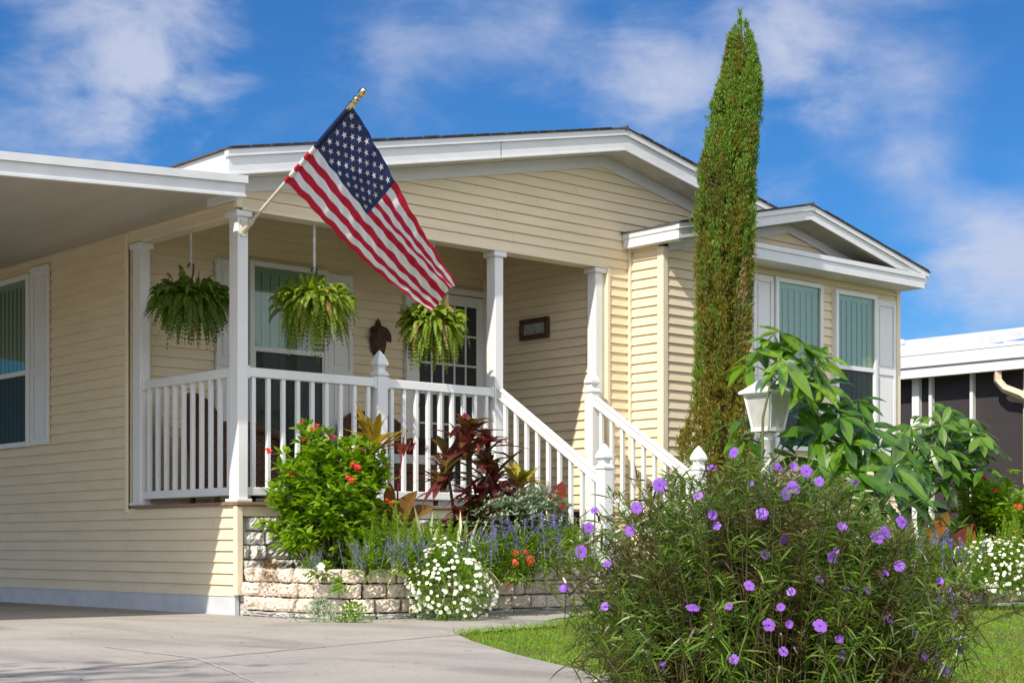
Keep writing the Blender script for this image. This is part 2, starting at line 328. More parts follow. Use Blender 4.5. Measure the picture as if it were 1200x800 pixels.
def sub(name, parent):
    o = bpy.data.objects.new(name, None); COL.objects.link(o); o.parent = parent; o.empty_display_size = .1
    WL[o.name] = WL[parent.name]; return o
def copy_tree(o, parent=None):
    c = o.copy(); COL.objects.link(c); c.parent = parent
    WL[c.name] = WL.get(o.name, (0, 0, 0))
    for ch in list(o.children): copy_tree(ch, c)
    return c
def inst(o, parent, wloc, rot=(0, 0, 0), sc=1):
    """another copy of a part, same parent, elsewhere"""
    c = o.copy(); COL.objects.link(c); c.parent = parent
    c.location = np.array(wloc) - np.array(WL[parent.name]); c.rotation_euler = rot; c.scale = (sc,) * 3; return c

def unit(a): return a / (np.linalg.norm(a, axis=-1, keepdims=True) + 1e-12)
LANCE = ((0, .12), (.3, .9), (.6, .95), (.85, .5), (1, .02))
OVATE = ((0, .15), (.25, .9), (.5, 1), (.8, .55), (1, .03))
BLADE = ((0, .8), (.4, 1), (.75, .7), (1, .04))
SMALL = ((0, .3), (.5, 1), (1, .1))
def leaves(mb, B, D, Nn, Ln, W, droop=0., prof=OVATE, fold=.12, mi=0, curl=0.):
    """many leaves at once: base, direction, face normal, length, width"""
    B = np.atleast_2d(B); n = len(B); D = unit(np.broadcast_to(np.asarray(D, float), (n, 3))); Nn = np.broadcast_to(np.asarray(Nn, float), (n, 3))
    S = np.cross(D, Nn); bad = np.linalg.norm(S, axis=1) < 1e-3; S[bad] = np.cross(D[bad], np.array([.9, .3, .1])); S = unit(S); Nn = np.cross(S, D)
    Ln = np.broadcast_to(np.asarray(Ln, float), (n,))[:, None]; W = np.broadcast_to(np.asarray(W, float), (n,))[:, None]; dr = np.broadcast_to(np.asarray(droop, float), (n,))[:, None]
    cu = np.broadcast_to(np.asarray(curl, float), (n,))[:, None]; rows = []; three = fold > 0
    for t, w in prof:
        c = B + D * Ln * t; c = c - np.array([0, 0, 1.]) * dr * Ln * t * t + S * cu * Ln * t * t
        if three: rows += [c - S * W * w / 2 + Nn * W * w * fold, c, c + S * W * w / 2 + Nn * W * w * fold]
        else: rows += [c - S * W * w / 2, c + S * W * w / 2]
    k = 3 if three else 2; m = len(prof)
    V = np.stack(rows, 1)
    f = []
    for i in range(m - 1):
        for j in range(k - 1): f.append((i * k + j, i * k + j + 1, (i + 1) * k + j + 1, (i + 1) * k + j))
    F = (np.array(f)[None] + (np.arange(n) * k * m)[:, None, None]).reshape(-1, 4)
    mb.add(V.reshape(-1, 3), F, mi)
def rdir(n, up=0.): 
    d = rng.normal(size=(n, 3)); d = unit(d); d[:, 2] += up; return unit(d)
def gz(x, y):
    t = np.clip((np.asarray(x, float) - .6) / 2, 0, 1); return .04 * t * t * (3 - 2 * t)

# ------------------------------------------------------------------ ground
mb = MB()
ax = np.concatenate([[-400, -120, -40, -16], np.arange(-9, 15.1, .3), [22, 50, 140, 400]]); ay = np.concatenate([[-400, -120, -40, -18], np.arange(-13, 6.1, .3), [14, 40, 140, 400]])
X, Y = np.meshgrid(ax, ay, indexing='ij'); Z = gz(X, Y) - .004
ny = len(ay); idx = np.arange(len(ax) * ny).reshape(len(ax), ny)
mb.add(np.stack([X, Y, Z], -1), np.stack([idx[:-1, :-1], idx[1:, :-1], idx[1:, 1:], idx[:-1, 1:]], -1).reshape(-1, 4))
tag(mb.build('ground', M['lawnsoil'], smooth=True), kind='structure')
import bmesh
def sheet(name, poly, z, m, kind='structure', cuts=True):
    b = bmesh.new(); vs_ = [b.verts.new((x, y, 0)) for x, y in poly]; b.faces.new(vs_)
    bmesh.ops.triangulate(b, faces=b.faces[:])
    for _ in range(5):
        es = [e for e in b.edges if e.calc_length() > .7]
        if not es: break
        bmesh.ops.subdivide_edges(b, edges=es, cuts=1); bmesh.ops.triangulate(b, faces=b.faces[:])
    for v in b.verts: v.co.z = float(gz(v.co.x, v.co.y)) + z
    bmesh.ops.recalc_face_normals(b, faces=b.faces)
    if b.faces[:] and sum(f.normal.z for f in b.faces) < 0: bmesh.ops.reverse_faces(b, faces=b.faces)
    me = bpy.data.meshes.new(name); b.to_mesh(me); b.free(); me.materials.append(m); o = bpy.data.objects.new(name, me); COL.objects.link(o)
    if kind: o['kind'] = kind
    return o
ISLAND = [(-.475, -3.12), (-.15, -2.98), (.65, -2.76), (1.4, -2.2), (2.0, -1.85), (2.6, -1.75)]
DRIVE_R = [(-.475, -3.12), (-.85, -3.7), (-1.38, -4.62), (-1.92, -5.69), (-2.2, -6.3), (-3.1, -9), (-4.2, -14)]
sheet('driveway', [(-7.5, 13), (0, 13), (0, .02), (.02, -1.45)] + DRIVE_R + [(-9.5, -14), (-8.5, 0)], .012, M['concrete'])
sheet('walkway', [(.026, .0), (2.7, .0), (3.75, .0), (3.9, -1.85), (2.6, -1.75)] + ISLAND[:5][::-1] + [(.026, -1.45)], .012, M['concrete'])
def strip(name, pts, w, z, m):
    b = MB(); P = np.array(pts, float); d = unit(np.gradient(P, axis=0)); nrm = np.stack([-d[:, 1], d[:, 0]], 1); n = len(P)
    ww = w * (1 + .5 * rng.normal(size=n).clip(-1, 1) * .5)
    A = P + nrm * ww[:, None] / 2; B_ = P - nrm * ww[:, None] / 2
    V = np.zeros((2 * n, 3)); V[:n, :2] = A; V[n:, :2] = B_; V[:, 2] = gz(V[:, 0], V[:, 1]) + z
    b.add(V, [(i + n, i + n + 1, i + 1, i) for i in range(n - 1)]); return tag(b.build(name, m), kind='structure')
def lerp(a, b_, n, j=0): 
    t = np.linspace(0, 1, n)[:, None]; P = np.array(a) * (1 - t) + np.array(b_) * t
    P[1:-1] += rng.normal(size=(n - 2, 2)) * j; return P
strip('driveway_joint', lerp((-8.5, -6.0), (-.47, -3.16), 60, .005), .013, .0155, M['joint'])
strip('driveway_joint', lerp((-8.5, -.9), (-.02, 2.2), 40, .004), .010, .0155, M['joint'])
strip('driveway_crack', np.vstack([lerp((-2.60, -2.85), (-2.70, -3.92), 8, .003), lerp((-2.70, -3.95), (-3.75, -6.5), 16, .004)[1:]]), .011, .0152, M['crack'])
# dry leaves and petals lying about
b = MB(); n = 150; lx_ = np.concatenate([rng.uniform(-4.5, .0, 90), rng.uniform(-.3, 2.2, 60)]); ly_ = np.concatenate([rng.uniform(-5.5, 1.5, 90), rng.uniform(-1.75, -1.36, 60)])
leaves(b, np.column_stack([lx_, ly_, gz(lx_, ly_) + .0165]), np.column_stack([rng.normal(size=(n, 2)), rng.uniform(0, .25, n)]), (0, 0, 1), rng.uniform(.012, .035, n), .011, 0, SMALL, .1); tag(b.build('fallen_leaves', M['litter']), kind='stuff')

# ------------------------------------------------------------------ the house
house = thing('manufactured_house', 'cream sided single storey house with white railed front porch', 'house')
EXP = .085; OUT = .014
def siding(mb, axis, c, sgn, z0, z1, span, phase=.153):
    """laps on a vertical plane; axis 'x' runs along x at y=c, sgn is the outward direction; span(z) -> list of (a, b)"""
    k0 = math.floor((z0 - phase) / EXP + 1e-6); z = phase + k0 * EXP; k_seam = int(abs(c) * 7) + 1
    while z < z1 - 1e-4:
        a0 = max(z, z0); a1 = min(z + EXP, z1)
        if a1 - a0 > .004:
            s0, s1 = span(a0 + 1e-4), span(a1 - 1e-4)
            f0 = OUT * (1 - (a0 - z) / EXP) + .0015; f1 = OUT * (1 - (a1 - z) / EXP) + .0015
            for (p, q), (r, t) in zip(s0, s1):
                if q - p < .002 and t - r < .002: continue
                pt = (lambda u, o, zz: (u, c + sgn * o, zz)) if axis == 'x' else (lambda u, o, zz: (c + sgn * o, u, zz))
                g = min(.007, (a1 - a0) * .3); am = a1 - g
                if a1 - z < EXP - .002: g = 0; am = a1
                mb.add([pt(p, f0, a0), pt(q, f0, a0), pt(t, f1, am), pt(r, f1, am)], [(0, 1, 2, 3)])
                if g: mb.add([pt(r, f1, am), pt(t, f1, am), pt(t, -.003, am + .002), pt(r, -.003, am + .002), pt(t, -.003, a1), pt(r, -.003, a1)], [(0, 1, 2, 3), (3, 2, 4, 5)])
                mb.add([pt(p, -.012, a0), pt(q, -.012, a0), pt(q, f0, a0), pt(p, f0, a0)], [(0, 1, 2, 3)])
                w_ = q - p; u_ = p + ((k_seam * 1.37) % 3.1)
                while u_ < q - .15 and w_ > 1.0:
                    if u_ > p + .15 and a1 - a0 > EXP * .9: mb.add([pt(u_, f0 + .0012, a0 + .002), pt(u_ + .0022, f0 + .0012, a0 + .002), pt(u_ + .0022, f1 + .0012, am), pt(u_, f1 + .0012, am)], [(0, 1, 2, 3)], 1)
                    u_ += 3.66
                k_seam += 1
                for (u0, u1) in ((p, r), (q, t)):
                    mb.add([pt(u0, -.012, a0), pt(u0, f0, a0), pt(u1, f1, a1), pt(u1, -.012, a1)], [(0, 1, 2, 3)])
        z += EXP
RX, RZ, RS, EX = 3.82, 4.225, .2048, -.267          # ridge x, ridge top, slope, eave x
REX = 2 * RX - EX
def rtop(x): return RZ - RS * abs(x - RX)
def rbot(x): return rtop(x) - .172
def gable_span(x0, x1, zt, xr=RX, top=None):
    top = top or rbot
    def f(z):
        # part of [x0,x1] whose roof line is above z
        half = (top(xr) - z) / RS
        a, b_ = max(x0, xr - half), min(x1, xr + half)
        return [(a, b_)] if b_ > a else [(xr, xr)]
    return f
# left side wall, the deck skirt below the porch and the front gable
mb = MB(); siding(mb, 'y', 0, -1, .153, 3.115, lambda z: [(1.66, 12.5)]); mb.build('wall', [M['siding'], M['seam']], house)
mb = MB(); siding(mb, 'y', 0, -1, .153, .835, lambda z: [(.035, 1.66)]); mb.build('deck_skirt', [M['siding'], M['seam']], house)
mb = MB()
siding(mb, 'x', 0, -1, 3.052, rbot(RX), gable_span(.0, 7.5, 0), .153 + 34 * EXP + .009)
siding(mb, 'x', 0, -1, .153, 3.052, lambda z: [(3.92, 4.2)], .153 + .009)
mb.prism([(.0, .013, 3.056), (3.82, .013, 3.056), (3.82, .013, 4.03), (.0, .013, 3.25)], [(.0, .058, 3.056), (3.82, .058, 3.056), (3.82, .058, 4.03), (.0, .058, 3.25)]); mb.prism([(3.82, .013, 3.056), (7.5, .013, 3.056), (7.5, .013, 3.27), (3.82, .013, 4.03)], [(3.82, .058, 3.056), (7.5, .058, 3.056), (7.5, .058, 3.27), (3.82, .058, 4.03)]); mb.box(3.86, 4.2, .012, .06, 0, 3.08)
mb.build('wall', [M['siding'], M['seam']], house)
# porch back wall and side wall
mb = MB(); siding(mb, 'x', 1.645, -1, .86, 3.9, gable_span(.02, 3.85, 0)); mb.prism([(.0, 1.66, 0), (3.9, 1.66, 0), (3.9, 1.66, 4.0), (.0, 1.66, 3.25)], [(.0, 1.7, 0), (3.9, 1.7, 0), (3.9, 1.7, 4.0), (.0, 1.7, 3.25)]); mb.build('wall', [M['siding'], M['seam']], house)
mb = MB(); siding(mb, 'y', 3.85, -1, .3, 3.98, lambda z: [(.065, 1.645)]); mb.build('wall', [M['siding'], M['seam']], house)
# far walls
mb = MB(); mb.box(7.48, 7.52, .06, 12.5, 0, 3.3); mb.box(0, 7.52, 12.5, 12.54, 0, 3.3); mb.box(.012, .05, 1.7, 12.5, 0, 3.3); mb.build('wall', [M['siding'], M['seam']], house)
# bay
BX0, BX1, BY = 4.2, 7.80, -.405
BRX, BRZ, BS, BF = 5.95, 3.785, .222, -.70
def btop(x): return BRZ - BS * abs(x - BRX)
def bbot(x): return btop(x) - .135
mb = MB(); siding(mb, 'y', BX0, -1, .153, 3.24, lambda z: [(BY + .05, -.012)]); mb.build('wall', [M['siding'], M['seam']], house)
def bayspan(z):
    half = (bbot(BRX) - .02 - z) / BS; a, b_ = max(BX0 + .045, BRX - half), min(BX1 - .05, BRX + half)
    return [(a, b_)] if b_ > a else [(BRX, BRX)]
mb = MB(); siding(mb, 'x', BY, -1, .153, bbot(BRX) - .02, bayspan); mb.box(BX0 + .02, BX1 - .02, BY + .013, BY + .05, 0, 3.2); mb.build('wall', [M['siding'], M['seam']], house)
mb = MB(); mb.box(BX1 - .05, BX1 - .013, BY + .05, .1, 0, 3.25); siding(mb, 'y', BX1 - .014, 1, .153, 3.25, lambda z: [(BY + .05, .1)]); mb.build('wall', [M['siding'], M['seam']], house)
# corner boards
def corner(x0, x1, y0, y1, z0, z1, m='trimcream'): return MB().box(x0, x1, y0, y1, z0, z1).build('corner_trim', M[m], house, bevel=.006)
corner(BX0 - .02, BX0 + .048, BY - .02, BY + .055, .12, 3.22)
corner(BX1 - .06, BX1 + .006, BY - .022, BY + .055, .12, 3.22)
corner(BX0 - .045, BX0 - .013, -.03, -.0005, .12, 3.262)
corner(-.022, .034, -.02, .034, .16, .826)
corner(-.02, .03, -.02, .03, 3.0535, 3.13)
corner(3.80, 3.835, 1.60, 1.632, .87, 3.12); corner(3.878, 3.918, -.022, .012, .86, 3.045)
corner(-.02, -.0005, 1.652, 1.70, .80, 3.10)
# white foundation band
mb = MB(); mb.box(-.008, .03, .03, 12.5, 0, .158); mb.box(BX0 - .002, BX1, BY - .004, BY + .012, 0, .158); mb.build('foundation_band', M['skirt'], house)
# split-face blocks below the porch
def blocks(mb, path, z0, courses, bh, bl, dep, jit=.012, seed=3, gap=.006, mi=0, setback=.0, closed=None, vg=.016):
    """courses of rough blocks along a polyline, each block a bulged box"""
    r = np.random.default_rng(seed); P = np.array(path, float)
    seg = np.linalg.norm(np.diff(P, axis=0), axis=1); S = np.concatenate([[0], np.cumsum(seg)])
    def pos(s): 
        s = min(max(s, 0), S[-1] - 1e-6); i = np.searchsorted(S, s, 'right') - 1; i = min(i, len(seg) - 1); t = (s - S[i]) / seg[i]; d = (P[i + 1] - P[i]) / seg[i]
        return P[i] + d * t * seg[i], d
    for c in range(courses):
        s = -(r.random() * bl * .8); zb = z0 + c * bh
        while s < S[-1]:
            ln = bl * r.choice([.55, .78, .95, 1.08]) ; a, b_ = max(s, 0) + vg * .5, min(s + ln, S[-1]) - vg * .5
            s += ln
            if b_ - a < .05: continue
            us = [0, .03, .10, .22, .34, .46, .58, .70, .80, .90, .97, 1]; vs2 = [0, .07, .24, .42, .60, .78, .93, 1]; nu, nv = len(us), len(vs2); g = np.zeros((nu, nv, 3)); bk = np.zeros((nu, nv, 3))
            tilt = r.normal() * .014; tv = r.normal() * .010; ofs = r.normal() * .009; kx, ky = r.uniform(.3, .7), r.uniform(.3, .7); fx, fy = r.normal() * .018, r.normal() * .016
            for i, u in enumerate(us):
                p, d = pos(a + (b_ - a) * u); nr = np.array([d[1], -d[0]])
                for j, v in enumerate(vs2):
                    e = 0 if i in (0, nu - 1) or j in (0, nv - 1) else (.55 if i in (1, nu - 2) or j in (1, nv - 2) else 1)
                    o = ofs + e * (.016 + r.normal() * jit * .55 + abs(u - kx) * fx + abs(v - ky) * fy) + tilt * (u - .5) + tv * (v - .5) + (0 if e else -.010 + r.normal() * .004) - c * setback
                    zz = gap / 2 + v * (bh - gap) + (r.normal() * .0035 if e < .5 else 0)
                    su = r.normal() * .004 if i in (0, nu - 1) else 0
                    q = p + nr * o + d * su; g[i, j] = (q[0], q[1], zb + zz); q2 = p - nr * (dep + c * setback); bk[i, j] = (q2[0], q2[1], zb + gap / 2 + v * (bh - gap))
            id_ = np.arange(nu * nv).reshape(nu, nv)
            F = [(id_[i, j], id_[i + 1, j], id_[i + 1, j + 1], id_[i, j + 1]) for i in range(nu - 1) for j in range(nv - 1)]
            n0 = nu * nv; per = [id_[i, 0] for i in range(nu)] + [id_[-1, j] for j in range(1, nv)] + [id_[i, -1] for i in range(nu - 2, -1, -1)] + [id_[0, j] for j in range(nv - 2, 0, -1)]
            F += [(per[(k + 1) % len(per)], per[k], per[k] + n0, per[(k + 1) % len(per)] + n0) for k in range(len(per))]
            mb.add(np.vstack([g.reshape(-1, 3), bk.reshape(-1, 3)]), F, mi)
mb = MB(); blocks(mb, [(.036, .005), (2.56, .005)], .0, 7, .107, .235, .08, .010, 5, .008); mb.box(.05, 2.56, .05, .10, 0, .74); mb.build('porch_base_blocks', M['block'], house)
MB().box(.036, 2.56, .0, .03, .752, .828).build('porch_band', M['trimcream'], house)
# deck
mb = MB()
for i in range(12):
    y0 = -.035 + i * .142; mb.box(-.03 if y0 < 1.5 else .0, 3.86, y0, min(y0 + .137, 1.64), .832, .858)
mb.build('porch_deck', M['deck'], house, bevel=.004)
MB().box(.03, 3.85, .06, 1.6, .70, .828).build('deck_frame', M['deckdark'], house)
# porch ceiling and beams
mb = MB(); A = [(.02, .062, rbot(.02)), (3.84, .062, rbot(3.82)), (3.84, .062, rbot(3.82) + .03), (.02, .062, rbot(.02) + .03)]; mb.prism(A, [(p[0], 1.64, p[2]) for p in A]); fixn(mb.build('porch_ceiling', M['soffit'], house))
mb = MB(); siding(mb, 'y', 0, -1, 3.005, 3.115, lambda z: [(.03, 1.66)], 3.005); mb.box(.0, .13, .02, 1.64, 3.0, 3.13); mb.box(.004, .05, .06, 1.66, 3.131, 3.24); mb.build('porch_beam', [M['trimcream'], M['seam']], house)
mb = MB(); mb.box(.131, 3.86, -.004, .13, 3.035, 3.13); mb.box(.03, 3.88, -.022, -.0045, 3.036, 3.058); mb.build('porch_beam', M['trimcream'], house)
# posts
def post(x0, x1, y0, y1, zb=.858, zt=3.034, capz=None):
    p = MB().box(x0, x1, y0, y1, zb + .02, zt - .03).build('porch_post', M['white'], house, bevel=.008)
    e = .022
    MB().box(x0 - e, x1 + e, y0 - e, y1 + e, zt - .045, zt - .0).build('post_cap', M['white'], p, bevel=.006)
    MB().box(x0 - e, x1 + e, y0 - e, y1 + e, zb, zb + .024).build('post_base', M['white'], p, bevel=.006)
    return p
post(.0, .092, -.0, .125, .858, 3.034)
post(2.55, 2.645, .0, .115); post(3.755, 3.85, .005, .115); post(.003, .095, 1.47, 1.60, .858, 2.998)
def newel(x, y, zb, zt, w=.1):
    h = w / 2; p = MB().box(x - h, x + h, y - h, y + h, zb, zt - .21).build('newel_post', M['white'], house, bevel=.008)
    b = MB(); b.lathe((x, y, zt - .21), [(h, 0), (h + .006, .008), (h + .006, .022), (h * .70, .046), (h * .66, .062), (h * .70, .074), (h * 1.04, .092), (h * 1.02, .108), (h * .86, .135), (h * .58, .165), (h * .28, .193), (.001, .21)], sq=True)
    fixn(b.build('post_finial', M['white'], p)); return p
newel(1.358, .05, .86, 2.10); newel(3.645, -.06, .2, 2.10)
newel(2.60, -1.26, .03, 1.345); newel(3.64, -1.33, .03, 1.365)
# railings
ZR0, ZR1, ZB0, ZB1 = 1.80, 1.872, .908, .972
def railing(ax_, c, a, b_, n, w=.05):
    r = sub('railing', house)
    def bx(u0, u1, h, z0, z1): return MB().box(u0, u1, c - h, c + h, z0, z1) if ax_ == 'x' else MB().box(c - h, c + h, u0, u1, z0, z1)
    bx(a, b_, .028, ZR0, ZR1).build('top_rail', M['white'], r, bevel=.007); bx(a, b_, .024, ZB0, ZB1).build('bottom_rail', M['white'], r, bevel=.007)
    for e, s_ in ((a, 1), (b_, -1)):
        bx(*sorted((e, e + s_ * .022)), .036, ZR0 - .012, ZR1 + .012).build('rail_bracket', M['white'], r, bevel=.004)
    st = (b_ - a) / n; h = .0165
    q = MB().box(-h, h, -h, h, ZB1 - .002, ZR0 + .002).build('baluster', M['white'], r, bevel=.004)
    for i in range(n):
        u = a + st * (i + .5); l = (u, c, 0) if ax_ == 'x' else (c, u, 0)
        if i == 0: q.location = l
        else: inst(q, r, l)
railing('x', .045, .093, 1.305, 9); railing('x', .045, 1.411, 2.548, 9); railing('y', .05, .128, 1.468, 10)
def stair_rail(x, y0, z0, y1, z1, n):
    r = sub('stair_railing', house)
    def beam(name, dz0, dz1, h):
        A = [(x - h, y0, z0 + dz0), (x + h, y0, z0 + dz0), (x + h, y0, z0 + dz1), (x - h, y0, z0 + dz1)]
        B_ = [(p[0], y1, p[2] + z1 - z0) for p in A]; return fixn(MB().prism(A, B_).build(name, M['white'], r, bevel=.006))
    beam('top_rail', -.075, .0, .028); beam('rail_cap', .001, .018, .034); beam('bottom_rail', -.80, -.735, .024)
    h = .0165
    for i in range(n):
        t = (i + .6) / (n + .1); y = y0 + (y1 - y0) * t; z = z0 + (z1 - z0) * t
        MB().box(x - h, x + h, y - h, y + h, z - .76, z - .06).build('baluster', M['white'], r, bevel=.004)
stair_rail(2.60, .0, 1.86, -1.21, 1.09, 9); stair_rail(3.64, -.11, 1.84, -1.28, 1.11, 9)
# stairs
st = sub('porch_steps', house)
for i in range(4):
    zt = .858 - .163 * (i + 1); y1 = -.036 - .27 * i
    MB().box(2.66, 3.585, y1 - .285, y1, zt - .03, zt).build('tread', M['deck'], st, bevel=.004)
    MB().box(2.66, 3.585, y1 - .262, y1 - .245, max(zt - .163, .02), zt - .0305).build('riser', M['whitepaint'], st)
for x in (2.625, 3.59):
    fixn(MB().prism([(x, -.0, .82), (x, -1.21, .12), (x, -1.21, .02), (x, -.0, .50)], [(x + .03, -.0, .82), (x + .03, -1.21, .12), (x + .03, -1.21, .02), (x + .03, -.0, .50)]).build('stringer', M['whitepaint'], st))
fixn(MB().prism([(2.66, -.03, .60), (2.66, -.03, .02), (2.66, -1.1, .02)], [(3.585, -.03, .60), (3.585, -.03, .02), (3.585, -1.1, .02)]).build('stair_core', M['deckdark'], st))

# ---- roofs
def slab(mb, x0, z0, x1, z1, y0, y1, th, mi=0):
    A = [(x0, y0, z0), (x1, y0, z1), (x1, y0, z1 + th), (x0, y0, z0 + th)]; mb.prism(A, [(p[0], y1, p[2]) for p in A], mi)
YF = -.30
roof = MB(); slab(roof, EX - .025, rtop(EX - .025) + .002, RX, RZ + .002, YF - .028, 12.8, .013); slab(roof, RX, RZ + .002, REX + .025, rtop(REX + .025) + .002, YF - .028, 12.8, .013)
# ragged shingle tabs along the rake
for i in range(46):
    x = EX + i * (REX - EX) / 46; w = .16; r_ = rng.random()
    if abs(x + w / 2 - RX) < w: continue
    slab(roof, x, rtop(x) + .0155, x + w, rtop(x + w) + .0155, YF - .032, YF + .3, .003 + .005 * r_)
roof.tube([(RX - .0, YF - .03, RZ + .008), (RX, 12.8, RZ + .008)], .022, 8)
roof = fixn(roof.build('roof', M['shingle'], house))
def raked(name, yf, dep, zlo, zhi, ex, rx, rex, topf, m, par):
    mb = MB()
    for a, b_ in ((ex, rx), (rx, rex)):
        slab(mb, a, topf(a) + zlo, b_, topf(b_) + zlo, yf, yf + dep, zhi - zlo)
    return fixn(mb.build(name, M[m], par))
raked('fascia', YF, .03, -.172, -.050, EX, RX, REX, rtop, 'whitepaint', roof)
raked('drip_edge', YF - .018, .05, -.052, -.0005, EX - .015, RX, REX + .015, rtop, 'whitepaint', roof)
raked('fascia_lip', YF - .006, .03, -.186, -.1725, EX, RX, REX, rtop, 'whitepaint', roof)
raked('soffit', YF + .031, .29, -.178, -.166, EX + .02, RX, REX - .02, rtop, 'soffit', roof)
raked('frieze_board', -.028, .02, -.285, -.180, -.02, RX, 7.5, rtop, 'whitepaint', roof)
mb = MB(); mb.box(EX, EX + .025, YF + .031, 12.7, rtop(EX) - .172, rtop(EX) - .002); mb.box(EX + .03, -.014, .02, 12.5, rtop(EX) - .172, rtop(EX) - .160); mb.build('eave_fascia', M['whitepaint'], roof)
for x in (1.02, 2.35):   # butt joints in the boards
    MB().box(x, x + .004, YF - .002, YF + .01, rtop(x) - .171, rtop(x) - .054).build('board_joint', M['dark'], roof)
bl, br_ = BX0 - .115, BX1 + .075
bro = MB(); slab(bro, bl - .02, btop(bl - .02) + .002, BRX, BRZ + .002, BF - .026, .05, .012); slab(bro, BRX, BRZ + .002, br_ + .03, btop(br_ + .03) + .002, BF - .026, .05, .012)
bro.tube([(BRX, BF - .03, BRZ + .007), (BRX, .0, BRZ + .007)], .019, 8)
for i in range(24):
    x = bl + i * (br_ - bl) / 24; w = .15
    if abs(x + w / 2 - BRX) < w: continue
    slab(bro, x, btop(x) + .0145, x + w, btop(x + w) + .0145, BF - .03, BF + .25, .002 + .005 * rng.random())
bro = fixn(bro.build('bay_roof', M['shingle'], house))
raked('fascia', BF, .03, -.135, -.045, bl, BRX, br_, btop, 'whitepaint', bro)
raked('drip_edge', BF - .016, .045, -.047, -.0005, bl - .012, BRX, br_ + .012, btop, 'whitepaint', bro)
raked('soffit', BF + .026, .30, -.138, -.126, bl + .02, BRX, br_ - .02, btop, 'soffit', bro)
raked('frieze_board', BY - .03, .016, -.225, -.140, BX0 + .05, BRX, BX1 - .06, btop, 'whitepaint', bro)
mb = MB(); zb = btop(bl); mb.box(bl, bl + .03, BF + .031, -.02, zb - .135, zb - .001); mb.box(bl + .031, BX0 - .014, BF + .03, -.02, zb - .135, zb - .122)
mb.box(bl - .008, bl - .0005, BF + .005, -.02, zb - .05, zb + .0); mb.build('eave_fascia', M['whitepaint'], bro); mb = MB(); zb = btop(br_); mb.box(br_ - .03, br_, BF + .031, .05, zb - .135, zb - .001); mb.build('eave_fascia', M['whitepaint'], bro)
# level band across the bay, under its gable, with a small shingled ledge on top
BZ = 3.33
mb = MB(); mb.box(4.95, br_ - .06, BF - .012, BF - .001, BZ - .145, BZ - .048); mb.box(4.95, br_ - .055, BF - .024, BF - .001, BZ - .047, BZ); mb.box(4.95, br_ - .062, BF + .0, BF + .030, BZ - .145, bbot(br_) - .002); mb.box(4.95, br_ - .062, BF + .031, BY - .014, BZ - .145, BZ - .133); mb.box(4.95, 4.975, BF + .031, BY - .014, BZ - .1325, BZ - .01); mb.build('bay_band', M['whitepaint'], house)
fixn(MB().prism([(4.95, BF - .026, BZ + .002), (4.95, BY - .016, BZ + .05), (4.95, BY - .016, BZ + .002)], [(br_ - .35, BF - .026, BZ + .002), (br_ - .35, BY - .016, BZ + .05), (br_ - .35, BY - .016, BZ + .002)]).build('ledge', M['shingle'], house))

# ---- windows, shutters, door
def P3(ax_, c, sgn, u, o, z): return (u, c + sgn * o, z) if ax_ == 'x' else (c + sgn * o, u, z)
def pbox(mb, ax_, c, sgn, u0, u1, o0, o1, z0, z1, mi=0):
    if ax_ == 'x': mb.box(u0, u1, *sorted((c + sgn * o0, c + sgn * o1)), z0, z1, mi)
    else: mb.box(*sorted((c + sgn * o0, c + sgn * o1)), u0, u1, z0, z1, mi)
    return mb
def window(ax_, c, sgn, u0, u1, z0, z1, zm, screen=True, fw=.045, glassm='glassgreen', slat=.082):
    w = sub('window', house); B_ = lambda: MB()
    b = B_(); pbox(b, ax_, c, sgn, u0 - fw, u0, .0, .064, z0 - fw, z1 + fw); pbox(b, ax_, c, sgn, u1, u1 + fw, .0, .064, z0 - fw, z1 + fw)
    pbox(b, ax_, c, sgn, u0, u1, .0, .064, z1, z1 + fw); pbox(b, ax_, c, sgn, u0, u1, .0, .064, z0 - fw, z0); b.build('frame', M['white'], w, bevel=.004)
    b = B_(); pbox(b, ax_, c, sgn, u0, u1, .034, .06, zm - .022, zm + .022)
    for (p, q) in ((u0, u0 + .018), (u1 - .018, u1)): pbox(b, ax_, c, sgn, p, q, .034, .055, z0, zm - .0225); 
    b.build('sash', M['white'], w, bevel=.003)
    pbox(B_(), ax_, c, sgn, u0, u1, .0145, .017, z0, z1).build('dark_room', M['dark'], w)
    b = B_(); pbox(b, ax_, c, sgn, u0, u1, .019, .03, z1 - .05, z1); n = int((u1 - u0) / slat)
    for i in range(n):
        a = u0 + (u1 - u0) * i / n; e = a + (u1 - u0) / n * 1.02
        b.add([P3(ax_, c, sgn, a, .030, z0), P3(ax_, c, sgn, e, .0175, z0), P3(ax_, c, sgn, e, .0175, z1 - .05), P3(ax_, c, sgn, a, .030, z1 - .05)], [(0, 1, 2, 3)])
    b.build('blind', M['blind'], w)
    pbox(B_(), ax_, c, sgn, u0, u1, .042, .044, zm + .02, z1).build('pane', M[glassm], w)
    if screen: 
        pbox(B_(), ax_, c, sgn, u0 + .018, u1 - .018, .046, .0475, z0, zm - .0225).build('insect_screen', M['screenmix'], w)
    pbox(B_(), ax_, c, sgn, u0, u1, .040, .042, z0, zm - .02).build('pane', M[glassm], w)
    return w
